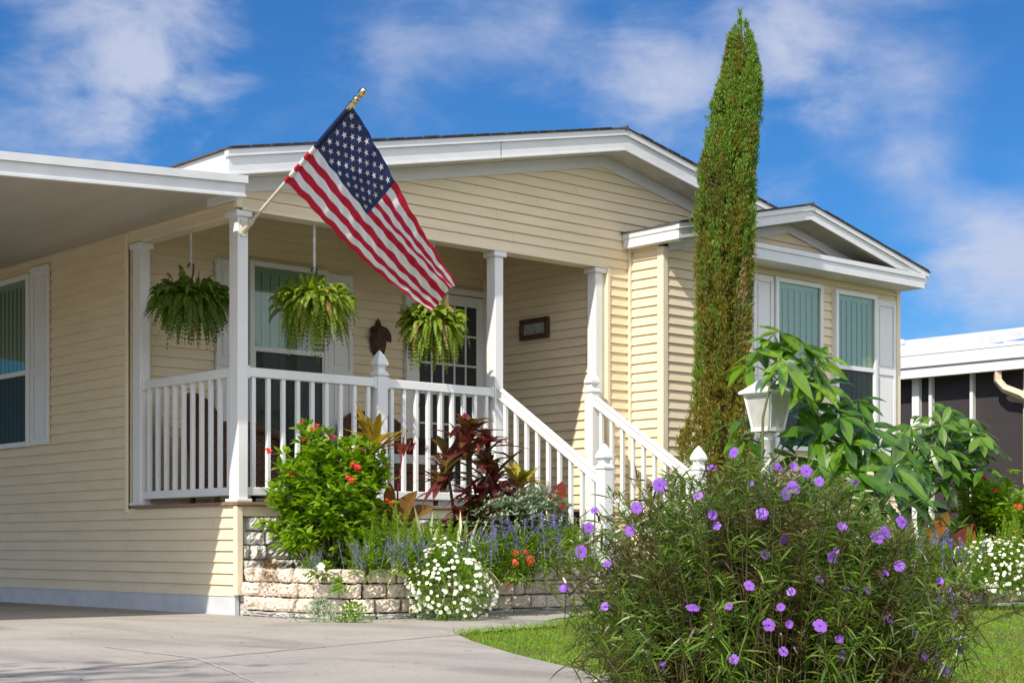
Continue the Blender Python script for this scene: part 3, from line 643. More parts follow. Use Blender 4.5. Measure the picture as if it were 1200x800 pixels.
# see-through insect screen
m = bpy.data.materials.new('screen_mix'); m.use_nodes = True; nt = m.node_tree; t_ = N(nt, 'ShaderNodeBsdfTransparent'); ms = N(nt, 'ShaderNodeMixShader'); ms.inputs[0].default_value = .45
t_.inputs[0].default_value = (1, 1, 1, 1); nt.nodes['Principled BSDF'].inputs['Base Color'].default_value = (.02, .03, .032, 1); nt.nodes['Principled BSDF'].inputs['Roughness'].default_value = .6
nt.links.new(t_.outputs[0], ms.inputs[1]); nt.links.new(nt.nodes['Principled BSDF'].outputs[0], ms.inputs[2]); nt.links.new(ms.outputs[0], nt.nodes['Material Output'].inputs[0]); M['screenmix'] = m
def shutter(ax_, c, sgn, u0, u1, z0, z1, zm):
    b = MB(); f = .045
    pbox(b, ax_, c, sgn, u0, u1, .014, .028, z0, z1)
    for (a, e, p, q) in ((u0, u0 + f, z0, z1), (u1 - f, u1, z0, z1), (u0 + f, u1 - f, z0, z0 + f * 1.4), (u0 + f, u1 - f, z1 - f * 1.4, z1), (u0 + f, u1 - f, zm - f * .7, zm + f * .7)):
        pbox(b, ax_, c, sgn, a, e, .0285, .042, p, q)
    for (p, q) in ((z0 + f * 2, zm - f * 1.4), (zm + f * 1.4, z1 - f * 2)): pbox(b, ax_, c, sgn, u0 + f * 1.5, u1 - f * 1.5, .0285, .036, p, q)
    return b.build('shutter', M['white'], house, bevel=.005)
window('y', 0, -1, 3.44, 4.7, 1.47, 2.93, 2.09, glassm='glassgreen'); shutter('y', 0, -1, 3.05, 3.385, 1.43, 3.02, 2.1)
window('x', BY, -1, 5.765, 6.405, 1.5, 3.065, 2.32); window('x', BY, -1, 6.70, 7.30, 1.5, 3.045, 2.32)
shutter('x', BY, -1, 5.415, 5.712, 1.46, 3.11, 2.32); shutter('x', BY, -1, 7.355, 7.70, 1.46, 3.06, 2.32)
window('x', 1.645, -1, 1.17, 1.905, 1.15, 2.955, 2.24); shutter('x', 1.645, -1, 1.965, 2.24, 1.1, 2.98, 2.1); shutter('x', 1.645, -1, .80, 1.10, 1.1, 2.98, 2.1)
# porch door: white frame, dark panes between white bars
dr = MB(); c0, c1 = 2.90, 3.80
pbox(dr, 'x', 1.645, -1, c0, c1, .014, .05, .86, 2.93); dr = dr.build('door', M['white'], house, bevel=.004)
b = MB(); pbox(b, 'x', 1.645, -1, c0 - .06, c0 - .002, .014, .062, .86, 3.0); pbox(b, 'x', 1.645, -1, c1 + .002, c1 + .06, .014, .062, .86, 3.0); pbox(b, 'x', 1.645, -1, c0 - .06, c1 + .06, .0145, .0615, 2.94, 3.0); b.build('frame', M['white'], dr, bevel=.004)
b = MB(); pbox(b, 'x', 1.645, -1, c0 + .1, c1 - .1, .0505, .053, 1.12, 2.83); b.build('pane', M['doorglass'] if 'doorglass' in M else M['screen'], dr)
b = MB(); pbox(b, 'x', 1.645, -1, c0 + .1, c1 - .1, .0505, .055, .95, 1.1); b.build('kick_panel', M['skirt'], dr)
b = MB()
for i in range(1, 5): u = c0 + .1 + i * (c1 - c0 - .2) / 5; pbox(b, 'x', 1.645, -1, u - .009, u + .009, .0535, .0615, 1.12, 2.83)
for i in range(1, 6): z = 1.12 + i * 1.71 / 6; pbox(b, 'x', 1.645, -1, c0 + .1, c1 - .1, .0535, .061, z - .009, z + .009)
b.build('muntin', M['white'], dr)
b = MB(); b.lathe((0, 0, 0), [(.001, 0), (.026, .004), (.03, .02), (.02, .04), (.001, .045)], 12); h = b.build('handle', M['handle'], dr, True); h.location = (c0 + .05, 1.595, 1.85); h.rotation_euler = (R(90), 0, 0)

# ------------------------------------------------------------------ carport roof
carport = thing('carport_roof', 'flat white aluminium carport roof attached beside the house', 'carport')
CY, CX = -.47, -.235
def cz(x): return 3.172 + (x - CX) * .066         # top of the front fascia
def csl(name, x0, x1, lo, hi, y0, y1, m):
    b = MB(); slab(b, x0, cz(x0) + lo, x1, cz(x1) + lo, y0, y1, hi - lo); return fixn(b.build(name, M[m], carport))
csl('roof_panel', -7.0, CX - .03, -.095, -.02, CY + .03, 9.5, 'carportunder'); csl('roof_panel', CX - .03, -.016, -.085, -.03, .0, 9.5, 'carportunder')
csl('front_fascia', -7.0, CX, -.152, -.055, CY, CY + .028, 'carport'); csl('fascia_cap', -7.0, CX + .012, -.054, .0, CY - .022, CY + .05, 'carport'); csl('fascia_lip', -7.0, CX, -.152, -.135, CY - .012, CY - .0005, 'carport')
MB().box(CX - .028, CX - .0005, CY + .029, -.001, cz(CX) - .15, cz(CX) - .056).build('end_cap', M['carport'], carport)
b = MB(); slab(b, -.105, 3.110, -.0145, 3.116, -.0, 9.5, .055); slab(b, -.06, 3.10, -.0146, 3.103, .0, 9.5, .012); fixn(b.build('wall_channel', M['carport'], carport))
for y in (.2, 3.6, 7.0):
    MB().box(-6.75, -6.67, y, y + .08, .012, cz(-6.7) - .096).build('support_post', M['carport'], carport)

# ------------------------------------------------------------------ flag
flag = thing('flag_on_pole', 'striped American flag on an ivory pole, flown from the corner porch post', 'flag', (.05, -.002, 2.90))
p0, p1 = np.array((.05, -.045, 2.905)), np.array((.05, -1.385, 3.562))
MB().tube([p0 + (p0 - p1) * .03, p1], .0125, 12).build('pole', M['pole'], flag, True)
b = MB(); b.lathe((0, 0, 0), [(.012, -.05), (.02, -.045), (.022, -.01), (.014, .0), (.02, .012), (.022, .03), (.012, .036), (.008, .045), (.02, .06), (.024, .075), (.014, .095), (.001, .1)], 14)
f = b.build('finial', M['brass'], None, True); f.parent = flag; f.scale = (1.2, 1.2, 1.45); f.location = p1 - np.array((.05, -.002, 2.90)); f.rotation_euler = Vector(p1 - p0).to_track_quat('Z', 'Y').to_euler()
b = MB(); b.box(.02, .08, -.012, -.0008, 2.84, 2.965); b.tube([(.05, -.01, 2.885), (.05, -.115, 2.94)], .021, 12); b.tube([(.05, -.075, 2.90), (.05, -.075, 2.965)], .006, 8); b.build('bracket', M['pole'], flag, bevel=.003)
A, Bq = np.array((.05, -1.368, 3.5537)), np.array((.05, -.565, 3.160))
Cq, Dq = np.array((1.105, -1.235, 2.468)), np.array((1.285, -.69, 2.323))
nfl = unit(np.cross(Bq - A, Cq - A)); 
if nfl @ (CAM - A) < 0: nfl = -nfl
def fsurf(u, v):
    """u along the fly, v from the top edge down the hoist"""
    u = np.asarray(u, float)[..., None]; v = np.asarray(v, float)[..., None]
    P = A * (1 - u) * (1 - v) + Bq * (1 - u) * v + Cq * u * (1 - v) + Dq * u * v
    P = P + np.array((0, 0, -.07)) * np.sin(np.pi * u) * (.35 + .65 * v) * .5
    amp = .10 * np.clip(u * 1.6, 0, 1)
    rip = np.sin(v * 7.5 + u * 2.6 - .4) * .42 + np.sin(v * 17 + u * 3.5 + 1.0) * .13 * u + np.sin(v * 31 - u * 6) * .03
    cr = .010 * np.sin(u * 38 + v * 9) * np.sin(v * 11 + 1) + .006 * np.sin(u * 71 - v * 23 + 2 * np.sin(v * 6))
    return P + nfl * (amp * rip + cr * .8 + .05 * np.sin(np.pi * u) * np.sin(np.pi * v))
NU, NV = 100, 78
u = np.linspace(0, 1, NU + 1); v = np.linspace(0, 1, NV + 1); U, Vv = np.meshgrid(u, v, indexing='ij'); S = fsurf(U, Vv)
idx = np.arange((NU + 1) * (NV + 1)).reshape(NU + 1, NV + 1)
b = MB(); Fq = np.stack([idx[:-1, :-1], idx[1:, :-1], idx[1:, 1:], idx[:-1, 1:]], -1)
mi = np.zeros((NU, NV), int)
for i in range(NU):
    for j in range(NV): s_ = int(j * 13 / NV); mi[i, j] = 2 if (i < 40 and s_ < 7) else (0 if s_ % 2 == 0 else 1)
b.add(S.reshape(-1, 3), Fq.reshape(-1, 4)); b.qm = [mi.reshape(-1)]
def fnorm(u0, v0):
    e = .004; a = fsurf(u0 + e, v0) - fsurf(u0 - e, v0); c = fsurf(u0, v0 + e) - fsurf(u0, v0 - e); n = unit(np.cross(a, c)); return n if n @ nfl > 0 else -n
for row in range(9):
    for cidx in range(6 if row % 2 == 0 else 5):
        uc = .4 * ((1 + 2 * cidx) / 12 if row % 2 == 0 else (2 + 2 * cidx) / 12); vc = 7 / 13 * (row + 1) / 10
        for sd in (1, -1):
            pts = []
            for k in range(10):
                rr = (.0308 if k % 2 == 0 else .0125); a = k * math.pi / 5
                uu = uc + rr * math.sin(a) / 1.9 * 1.0; vv = vc - rr * math.cos(a)
                pts.append(fsurf(uu, vv) + sd * .0035 * fnorm(uu, vv))
            pts.append(fsurf(uc, vc) + sd * .0035 * fnorm(uc, vc))
            b.add(np.array(pts), [(k, (k + 1) % 10, 10) for k in range(10)], 1)
for j in range(26):       # the hem that slips over the pole
    q0 = A + (Bq - A) * (j / 26); q1 = A + (Bq - A) * ((j + 1) / 26); b.tube([q0, q1], .0185, 10, 2 if j < 14 else (0 if int(j / 2) % 2 == 0 else 1), False)
b.build('flag_cloth', [M['flagred'], M['flagwhite'], M['flagblue']], flag, True)

# ------------------------------------------------------------------ hanging ferns
def hanging_fern(label, x, y, ztop, zc, rad, drop, m, seed):
    t = thing('hanging_fern', label, 'hanging fern', (x, y, zc), 'ferns hanging from the porch beams'); r = np.random.default_rng(seed)
    zh = zc + .33
    b = MB(); n = 40; s = np.linspace(0, 1, n); 
    for ph in (0, math.pi): 
        P = np.stack([x + .006 * np.cos(s * 40 + ph), y + .006 * np.sin(s * 40 + ph), ztop + (zh - ztop) * s], 1); b.tube(P, .0065, 5)
    b.build('cord', M['rope'], t, True)
    a = np.linspace(-.6, 3.6, 14); b = MB(); P = np.stack([x + .025 * np.cos(a), y + 0 * a, zh - .005 + .025 * np.sin(a)], 1)[::-1]
    P = np.vstack([P, [(x + .02, y, zh - .06), (x, y, zh - .12), (x, y, zh - .2)]]); b.tube(P, .007, 6)
    for q in range(3):
        an = q * 2.1; b.tube([(x, y, zh - .19), (x + .13 * math.cos(an), y + .13 * math.sin(an), zc + .02)], .003, 4)
    b.build('hook', M['black'], t, True)
    MB().lathe((x, y, zc - .12), [(.02, -.0), (.09, .01), (.125, .07), (.145, .14), (.13, .145), (.1, .13)], 18).build('basket', M['basket'], t, True)
    bs = [MB(), MB()]; nf = 400; cen = np.array([x, y, zc])
    for i in range(nf):
        az = r.random() * 2 * math.pi; po = r.uniform(-.85, .62) if i > 60 else r.uniform(.2, .95); hr = math.sqrt(max(.05, 1 - po * po)) * r.uniform(.72, 1.12); k = 24
        h_ = np.array([math.cos(az), math.sin(az), 0]); end = cen + h_ * rad * hr + np.array((0, 0, po * rad * (1.05 if po < 0 else .95) * r.uniform(.8, 1.15) * (drop / .5 if po < 0 else 1)))
        b0 = cen + h_ * .08 * r.random() + np.array((0, 0, -.02)); ctl = cen + h_ * rad * hr * r.uniform(.45, .95) + np.array((0, 0, rad * r.uniform(.35, .85) * (1 if po < .3 else 1.1)))
        s = np.linspace(0, 1, k)[:, None]; P = b0 * (1 - s) ** 2 + ctl * 2 * s * (1 - s) + end * s ** 2
        T = unit(np.gradient(P, axis=0)); S_ = unit(np.cross(T, np.array([0, 0, 1.]) + h_ * .3 + r.normal(size=3) * .35)); up = np.cross(S_, T)
        pl = .034 * np.sin(np.pi * np.clip(s[:, 0] * .86 + .12, 0, 1)) ** .6 * r.uniform(.7, 1.3); b = bs[1 if r.random() < .06 else 0]
        for sd in (1, -1):
            leaves(b, P, S_ * sd + T * r.uniform(.3, .7) - np.array([0, 0, .25]) + rng.normal(size=(k, 3)) * .12, up, pl * rng.uniform(.8, 1.15, k), .0150, .3, SMALL, 0)
        leaves(b, P[:-1], np.diff(P, axis=0), up[:-1], np.linalg.norm(np.diff(P, axis=0), axis=1), .0035, 0, ((0, 1), (1, 1)), 0)
    bs[1].build('dry_fronds', M['fernbrown'], t); b = bs[0]
    b.build('fronds', M[m], t); return t
hanging_fern('dark green hanging fern in the shade under the carport, leftmost basket', .075, .80, 3.0, 2.395, .33, .50, 'fern', 1)
hanging_fern('sunlit yellow green hanging fern in front of the porch window', .735, .065, 3.035, 2.345, .335, .54, 'fernsunlit', 2)
hanging_fern('bright hanging fern partly behind the flag tip, before the porch door', 1.93, .065, 3.035, 2.31, .30, .62, 'fernsunlit', 3)

# ------------------------------------------------------------------ porch objects
def wicker_chair(label, x, y, face, z=.859):
    """face: angle the sitter looks along (0 = +x)"""
    t = thing('wicker_chair', label, 'chair', (x, y, z), 'brown wicker porch chairs'); c, s = math.cos(face), math.sin(face)
    def w(f, l, h): return (x + f * c - l * s, y + f * s + l * c, z + h)
    def hull(name, pts, m, th): pass
    # barrel back: curved panel
    n = 15; b = MB(); ins = []; out = []
    for i in range(n):
        a = (i / (n - 1) - .5) * 2; lat = .36 * a; fo = -.30 + .10 * abs(a) ** 2.2; top = .88 - .16 * abs(a) ** 3.2
        out.append((w(fo - .02 - .10, lat * 1.02, top), w(fo - .02, lat * .95, .10))); ins.append((w(fo + .025 - .10, lat * .95, top - .01), w(fo + .03, lat * .9, .10)))
    A = np.array([p for p in out]); B_ = np.array([p for p in ins])
    V = np.concatenate([A.reshape(-1, 3), B_.reshape(-1, 3)]); F = []; o = 2 * n
    for i in range(n - 1):
        a0, a1, c0_, c1_ = 2 * i, 2 * i + 1, 2 * i + 2, 2 * i + 3
        F += [(a0, a1, c1_, c0_), (o + a0, o + c0_, o + c1_, o + a1), (a0, c0_, o + c0_, o + a0)]
    F += [(0, o, o + 1, 1), (2 * n - 2, 2 * n - 1, o + 2 * n - 1, o + 2 * n - 2)]
    b.add(V, F); b.tube([(np.array(p[0]) + np.array(q[0])) / 2 for p, q in zip(out, ins)], .026, 8); fixn(b.build('backrest', M['wicker'], t, True))
    for sd in (1, -1):
        b = MB(); P = [w(-.26, sd * .33, .62), w(-.1, sd * .35, .63), (w(.12, sd * .35, .61)), w(.26, sd * .345, .55), w(.30, sd * .34, .42), w(.30, sd * .34, .05)]; b.tube(P, [.035, .04, .042, .04, .03, .025], 10)
        A = [w(-.27, sd * .325, .10), w(.29, sd * .325, .10), w(.27, sd * .33, .56), w(-.27, sd * .325, .61)]; B_ = [w(-.27, sd * .30, .10), w(.29, sd * .30, .10), w(.27, sd * .30, .56), w(-.27, sd * .30, .61)]; b.prism(A, B_)
        fixn(b.build('arm', M['wicker'], t, True))
    b = MB(); b.prism([w(-.28, -.31, .30), w(.30, -.31, .32), w(.30, .31, .32), w(-.28, .31, .30)], [w(-.28, -.31, .38), w(.31, -.31, .39), w(.31, .31, .39), w(-.28, .31, .38)])
    b.prism([w(.285, -.31, .07), w(.285, .31, .07), w(.285, .31, .31), w(.285, -.31, .31)], [w(.305, -.31, .07), w(.305, .31, .07), w(.305, .31, .31), w(.305, -.31, .31)]); fixn(b.build('seat', M['wicker'], t))
    b = MB(); b.prism([w(-.24, -.285, .395), w(.31, -.285, .395), w(.31, .285, .395), w(-.24, .285, .395)], [w(-.24, -.285, .47), w(.33, -.285, .475), w(.33, .285, .475), w(-.24, .285, .47)]); fixn(b.build('cushion', M['cushion'], t, bevel=.03))
    for f_ in (.27, -.26):
        for l_ in (.3, -.3): MB().tube([w(f_, l_, .0), w(f_, l_, .3)], .022, 8).build('leg', M['wicker'], t, True)
    return t
wicker_chair('brown wicker armchair behind the left porch railing, white seat cushion', .62, 1.02, R(-12))
wicker_chair('wide rounded brown wicker armchair between plaque and porch door', 2.36, 1.20, R(-95))
tb = thing('side_table', 'small dark wicker side table between the two porch chairs', 'table', (1.42, 1.2, .859))
MB().lathe((1.42, 1.2, 1.27), [(.001, .02), (.22, .02), (.225, .0), (.2, -.01), (.001, -.01)], 24).build('table_top', M['wicker'], tb)
for q in range(3): MB().tube([(1.42 + .16 * math.cos(q * 2.1), 1.2 + .16 * math.sin(q * 2.1), .859), (1.42 + .14 * math.cos(q * 2.1), 1.2 + .14 * math.sin(q * 2.1), 1.265)], .018, 8).build('leg', M['wicker'], tb)
pp = thing('potted_plant', 'dark leafy potted plant on the porch side table', 'plant', (1.42, 1.2, 1.29))
MB().lathe((1.42, 1.2, 1.29), [(.001, 0), (.06, 0), (.08, .12), (.085, .13), (.07, .125), (.001, .11)], 18).build('pot', M['pot'], pp)
b = MB(); n = 70; az = rng.random(n) * 6.28; d = np.stack([np.cos(az), np.sin(az), rng.uniform(.2, 1.6, n)], 1); leaves(b, np.tile((1.42, 1.2, 1.4), (n, 1)), d, (0, 0, 1), rng.uniform(.12, .22, n), .045, .5); b.build('leaves', M['pachdark'], pp)
# carved wooden wall ornament: a pod with scalloped leaves
orn = thing('wall_ornament', 'carved brown wooden leaf ornament hung on the porch wall', 'wall ornament', (2.53, 1.63, 2.43))
b = MB(); ox, oy, oz = 2.53, 1.615, 2.44
prof = [(r_ * .78, z_ * .92) for r_, z_ in [(.0, .205), (.03, .17), (.05, .13), (.085, .115), (.11, .075), (.10, .03), (.115, -.0), (.105, -.07), (.085, -.14), (.045, -.185), (.0, -.20)]]
k = 14; V = []
for r_, z_ in prof:
    for i in range(k):
        a = math.pi * i / (k - 1); rr = r_ * (1 + .10 * math.cos(6 * a)) if r_ > .06 else r_; V.append((ox + rr * math.cos(a), oy - .6 * rr * math.sin(a) * (1), oz + z_))
b.add(V, [(i * k + j, i * k + j + 1, (i + 1) * k + j + 1, (i + 1) * k + j) for i in range(len(prof) - 1) for j in range(k - 1)]); fixn(b.build('carved_pod', M['carved'], orn, True))
b = MB(); n = 22; an = np.linspace(-.3, math.pi + .3, n)
leaves(b, np.stack([ox + .05 * np.cos(an), np.full(n, oy - .035), oz + .02 + .05 * np.sin(an)], 1), np.stack([np.cos(an), -.35 + 0 * an, np.sin(an) * .8], 1), (0, -1, 0), .07, .04, .3); b.build('carved_leaves', M['carved'], orn)
pic = thing('framed_plaque', 'small dark framed etched plaque on the cream porch side wall', 'plaque', (3.83, .885, 2.575))
b = MB()
y0, y1, z0, z1 = .69, 1.082, 2.475, 2.672
for (a, e, p, q) in ((y0, y1, z0, z0 + .045), (y0, y1, z1 - .045, z1), (y0, y0 + .045, z0 + .045, z1 - .045), (y1 - .045, y1, z0 + .045, z1 - .045)): b.box(3.795, 3.835, a, e, p, q)
b.build('frame', M['wood'], pic, bevel=.008); MB().box(3.818, 3.834, y0 + .045, y1 - .045, z0 + .045, z1 - .045).build('plate', M['plaque'], pic)

# ------------------------------------------------------------------ garden walls, soil
wl = thing('retaining_wall', 'low curved wall of pale tan rough blocks edging the porch flower bed', 'garden wall')
WP = [(.02, -.03), (.02, -.62), (.05, -.92), (.16, -1.13), (.36, -1.24), (.65, -1.28), (1.3, -1.26), (2.0, -1.22), (2.54, -1.18)]
def dense(P, n=60):
    P = np.array(P, float); s = np.concatenate([[0], np.cumsum(np.linalg.norm(np.diff(P, axis=0), axis=1))]); t = np.linspace(0, s[-1], n); return np.stack([np.interp(t, s, P[:, i]) for i in (0, 1)], 1)
b = MB(); blocks(b, dense(WP), .052, 3, .105, .22, .12, .012, 21, .010, setback=.012); b.build('rough_blocks', M['stone'], wl)
b = MB(); blocks(b, dense(np.array(WP) + np.array((0, -.015))), .0, 1, .06, .34, .1, .010, 8, .02); b.build('footing', M['footing'], wl)
def inset(P, d):
    P = np.array(P, float); t = unit(np.gradient(P, axis=0)); return P + np.stack([-t[:, 1], t[:, 0]], 1) * d
SP = inset(dense(WP, 30), .06); sheet('garden_soil', [tuple(p) for p in SP] + [(2.5, -.02), (.06, -.02)], .27, M['soil'])
wr = thing('retaining_wall', 'low weathered brown block wall below the white daisies at the lawn edge', 'garden wall')
WR = [(3.95, -1.72), (4.12, -2.3), (4.4, -2.85), (4.9, -3.10), (5.9, -3.06), (7.2, -2.98), (8.8, -2.7)]
M['stoneb'] = mat('weathered_block', (.30, .25, .19), .9, (.16, .13, .10), 7, 1.0, 38)
b = MB(); blocks(b, dense(WR), .06, 2, .11, .30, .12, .010, 33, .006, setback=.012); b.build('rough_blocks', M['stoneb'], wr)
b = MB(); blocks(b, dense(np.array(WR) + np.array((0, -.015))), .03, 1, .04, .34, .1, .010, 9, .02); b.build('footing', M['footing'], wr)
sheet('garden_soil', [tuple(p) for p in inset(dense(WR, 30), .06)] + [(8.8, -.02), (7.9, -.02), (7.8, -.42), (4.2, -.42), (3.96, -.42)], .19, M['soil'])
#@@PLANTS@@
# ------------------------------------------------------------------ plants
SOIL = .285
def gp(px, dist, z=SOIL): p = at(px, 640, dist); return np.array([p[0], p[1], z])
RIGHT = np.array([math.cos(YAW), -math.sin(YAW), 0]); DEEP = np.array([math.sin(YAW), math.cos(YAW), 0])
def flower_mesh(mb, npet, rad, w, cup=.25, mi=0, ci=1, c=(0, 0, 0), crad=.2, prof=((0, .35), (.45, .95), (.8, 1), (1, .55))):
    """a flower facing +z at the origin"""
    a = np.arange(npet) * 2 * np.pi / npet + .2; D = np.stack([np.cos(a), np.sin(a), np.full(npet, cup)], 1)
    leaves(mb, np.tile(c, (npet, 1)), D, (0, 0, 1), rad, w, .25, prof, .0, mi)
    mb.lathe((c[0], c[1], c[2] + rad * .02), [(rad * crad, 0), (rad * crad * .8, rad * .1), (.0005, rad * .14)], 7, ci)
def face_rot(d): return Vector(d).to_track_quat('Z', 'Y').to_euler()
def put_flowers(root, proto_fn, name, mats, places, sc=(.85, 1.15)):
    first = None
    for p, d in places:
        s_ = random.uniform(*sc)
        if first is None:
            b = MB(); proto_fn(b); first = b.build(name, mats, None); first.parent = root; WL[first.name] = (0, 0, 0); o = first
        else: o = first.copy(); COL.objects.link(o); o.parent = root
        o.location = np.array(p) - np.array(WL[root.name]); o.rotation_euler = face_rot(d); o.scale = (s_,) * 3
def ellips(n, c, r, shell=.45, top=True):
    d = unit(rng.normal(size=(n, 3)))
    if top: d[:, 2] = np.where(d[:, 2] < -.5, -d[:, 2], d[:, 2])
    f = (shell + (1 - shell) * rng.random(n)) ** .6; ph = np.array((c[0] * 7, c[1] * 5, c[0] * 3 + 1, c[1] * 11)) * 6.28; az_ = np.arctan2(d[:, 1], d[:, 0])
    f = f * (1 + .13 * np.sin(2 * az_ + ph[0] + 2 * d[:, 2]) + .10 * np.sin(5 * d[:, 2] + 3 * az_ + ph[1]) + .07 * np.sin(7 * az_ + ph[2]) * np.sin(6 * d[:, 2] + ph[3]))
    return np.array(c) + d * np.array(r) * f[:, None], d
def stems_to(mb, base, tips, r0=.006, r1=.003, mi=0, bend=.3):
    for t in tips:
        b0 = base + rng.normal(size=3) * np.array((.05, .05, 0)); mid = b0 * .5 + t * .5 + np.array((0, 0, 1)) * bend * .12 + rng.normal(size=3) * .02
        mb.tube([b0, mid, t], [r0, (r0 + r1) / 2, r1], 5, mi, False)

# --- red flowered leafy shrub
def leafy_shrub(name, label, cat, base, c, r, nst, nleaf, ll, lw, leafm, stemm, nfl, flm, group=None, frad=.024):
    t = thing(name, label, cat, base, group)
    tips, d = ellips(nst, c, r, .25)
    b = MB(); stems_to(b, np.array(base), tips[: nst // 2], .008, .003); b.build('stems', M[stemm], t)
    b = MB(); k = nleaf
    for q, off in ((0, 0), (1, .05), (2, .10)):
        B = np.repeat(tips - d * off * 1.2 - np.array((0, 0, off * .9)), k, 0); a = np.tile(np.arange(k) * 2 * np.pi / k, nst) + rng.random(nst * k) * .8 + q
        D = np.stack([np.cos(a), np.sin(a), rng.uniform(-.35, 1.3, nst * k) - q * .1], 1) + np.repeat(d, k, 0) * .5
        leaves(b, B + rng.normal(size=B.shape) * .012, D, np.array((0, 0, 1.)) + rng.normal(size=(nst * k, 3)) * .35, ll * rng.uniform(.55, 1.2, nst * k), lw * rng.uniform(.75, 1.15, nst * k), rng.uniform(.05, .4, nst * k), OVATE, .12)
    b.build('foliage', M[leafm], t)
    sel = [i for i in range(nst) if d[i] @ (-DEEP) > -.25 or d[i][2] > .3]; random.shuffle(sel)
    def fl(mb):
        for q in range(6):
            o = rng.normal(size=3) * np.array((.5, .5, .25)) * frad * 1.1; flower_mesh(mb, 5, frad * .62, frad * .5, .3, 0, 1, o, .18)
    pl = [(tips[i] + d[i] * random.uniform(.06, .11) + np.array((0, 0, random.uniform(.03, .07))), d[i] * .5 - DEEP * .5 + np.array((0, 0, .7))) for i in sel[:nfl]]
    put_flowers(t, fl, 'flower', [M[flm], M['yellowc']], pl, (.7, 1.3)); return t
p = gp(388, 12.05)
leafy_shrub('flowering_shrub', 'bright green shrub with red flower clusters in front of the left porch railing', 'shrub', p, p + np.array((0, 0, .50)), (.53, .42, .57), 300, 8, .10, .040, 'jat', 'stem', 26, 'red', 'red flowered shrubs')
p = gp(1165, 13.6, .21)
leafy_shrub('flowering_shrub', 'low green shrub with red flowers before the dark screened porch next door', 'shrub', p, p + np.array((0, 0, .55)), (.46, .4, .36), 170, 7, .085, .034, 'jat', 'stem', 16, 'red', 'red flowered shrubs')

# --- strap and lance leaved plants
def rosette(mb, c, n, ln, w, up=(.2, 1.4), droop=(.2, .7), prof=LANCE, mi=0, fold=.15, hgt=0.):
    a = rng.random(n) * 2 * np.pi; e = rng.uniform(*up, n); D = np.stack([np.cos(a), np.sin(a), np.tan(np.clip(e, 0, 1.45))], 1)
    B = np.array(c) + np.stack([np.cos(a) * .01, np.sin(a) * .01, rng.random(n) * hgt], 1)
    leaves(mb, B, D, (0, 0, 1), ln * rng.uniform(.7, 1.15, n), w * rng.uniform(.75, 1.2, n), rng.uniform(*droop, n), ((0, .3), (.18, .75), (.42, 1), (.7, .8), (.88, .4), (1, .02)) if prof is LANCE else prof, fold, mi)
t = thing('ti_plant', 'burgundy ti plant with drooping pointed leaves before the porch door railing', 'ti plant', gp(556, 12.35))
p = np.array(WL[t.name]); st = MB(); lf = MB(); mg = MB()
for (dx, h, n) in ((-.04, 1.10, 30), (.14, .74, 24), (-.20, .90, 24), (.02, .62, 22), (.24, .55, 20), (-.10, .48, 18), (.10, 1.0, 14)):
    top = p + RIGHT * dx * 1.1 + np.array((0, 0, h)) + DEEP * rng.normal() * .08; st.tube([p + RIGHT * dx * .4, (p + top) / 2 + RIGHT * dx * .2, top], .012, 6)
    rosette(lf, top - np.array((0, 0, .24)), int(n * 1.7), .31, .074, (-.1, 1.25), (.1, .75), hgt=.28); rosette(mg, top - np.array((0, 0, .02)), 4, .22, .045, (.6, 1.4), (.1, .6))
st.build('stems', M['redstem'], t); lf.build('leaves', M['burg'], t); mg.build('young_leaves', M['magenta'], t)
t = thing('dracaena', 'yellow green dracaena with pointed leaves beside the stair railing', 'dracaena', gp(608, 12.55)); p = np.array(WL[t.name])
b = MB(); rosette(b, p + np.array((0, 0, .64)), 40, .27, .05, (.0, 1.3), (.05, .6), hgt=.12); b.build('leaves', M['yel'], t); MB().tube([p, p + np.array((0, 0, .72))], .014, 6).build('stem', M['stem'], t)
t = thing('ti_plant', 'bronze yellow plant with narrow twisted leaves behind the red flowered shrub', 'ti plant', gp(438, 12.35)); p = np.array(WL[t.name])
b = MB(); rosette(b, p + np.array((0, 0, .93)), 38, .36, .055, (.25, 1.35), (.05, .5), hgt=.12); b.build('leaves', M['bronzey'], t); MB().tube([p, p + np.array((0, 0, 1.02))], .014, 6).build('stem', M['redstem'], t)
CANNA = ((0, .12), (.15, .7), (.4, 1), (.65, .9), (.85, .5), (1, .02))
t = thing('canna', 'bronze canna with broad leaves and a pink stalk, right of the red flowered shrub', 'canna', gp(466, 12.3)); p = np.array(WL[t.name])
b = MB()
for (dx, h, dirx, up_, ln, w) in ((.0, .36, .30, 1, .44, .15), (.02, .34, -.55, .7, .36, .14), (.03, .4, .9, .9, .34, .12), (-.02, .45, -.2, 1.3, .36, .12), (.0, .3, .6, .35, .3, .13), (.0, .15, -.3, 1, .3, .12)):
    D = RIGHT * dirx + np.array((0, 0, up_)) - DEEP * .15; leaves(b, p + RIGHT * dx + np.array((0, 0, h)), D, -DEEP * .7 + np.array((0, 0, .5)) + RIGHT * (dirx * .5 - .4), ln, w, .25, CANNA, .24, 0, .08)
b.build('leaves', M['bronze'], t); b = MB(); b.tube([p, p + np.array((0, 0, .65)), p + RIGHT * .05 + np.array((0, 0, 1.08))], [.010, .007, .004], 6)
b.build('stalk', M['magenta'], t); b = MB(); leaves(b, np.tile(p + RIGHT * .045 + np.array((0, 0, .94)), (12, 1)) + rng.normal(size=(12, 3)) * .015, rdir(12, 1.6), -DEEP, .12, .020, .2, LANCE, .1); b.build('bracts', M['canred'], t)
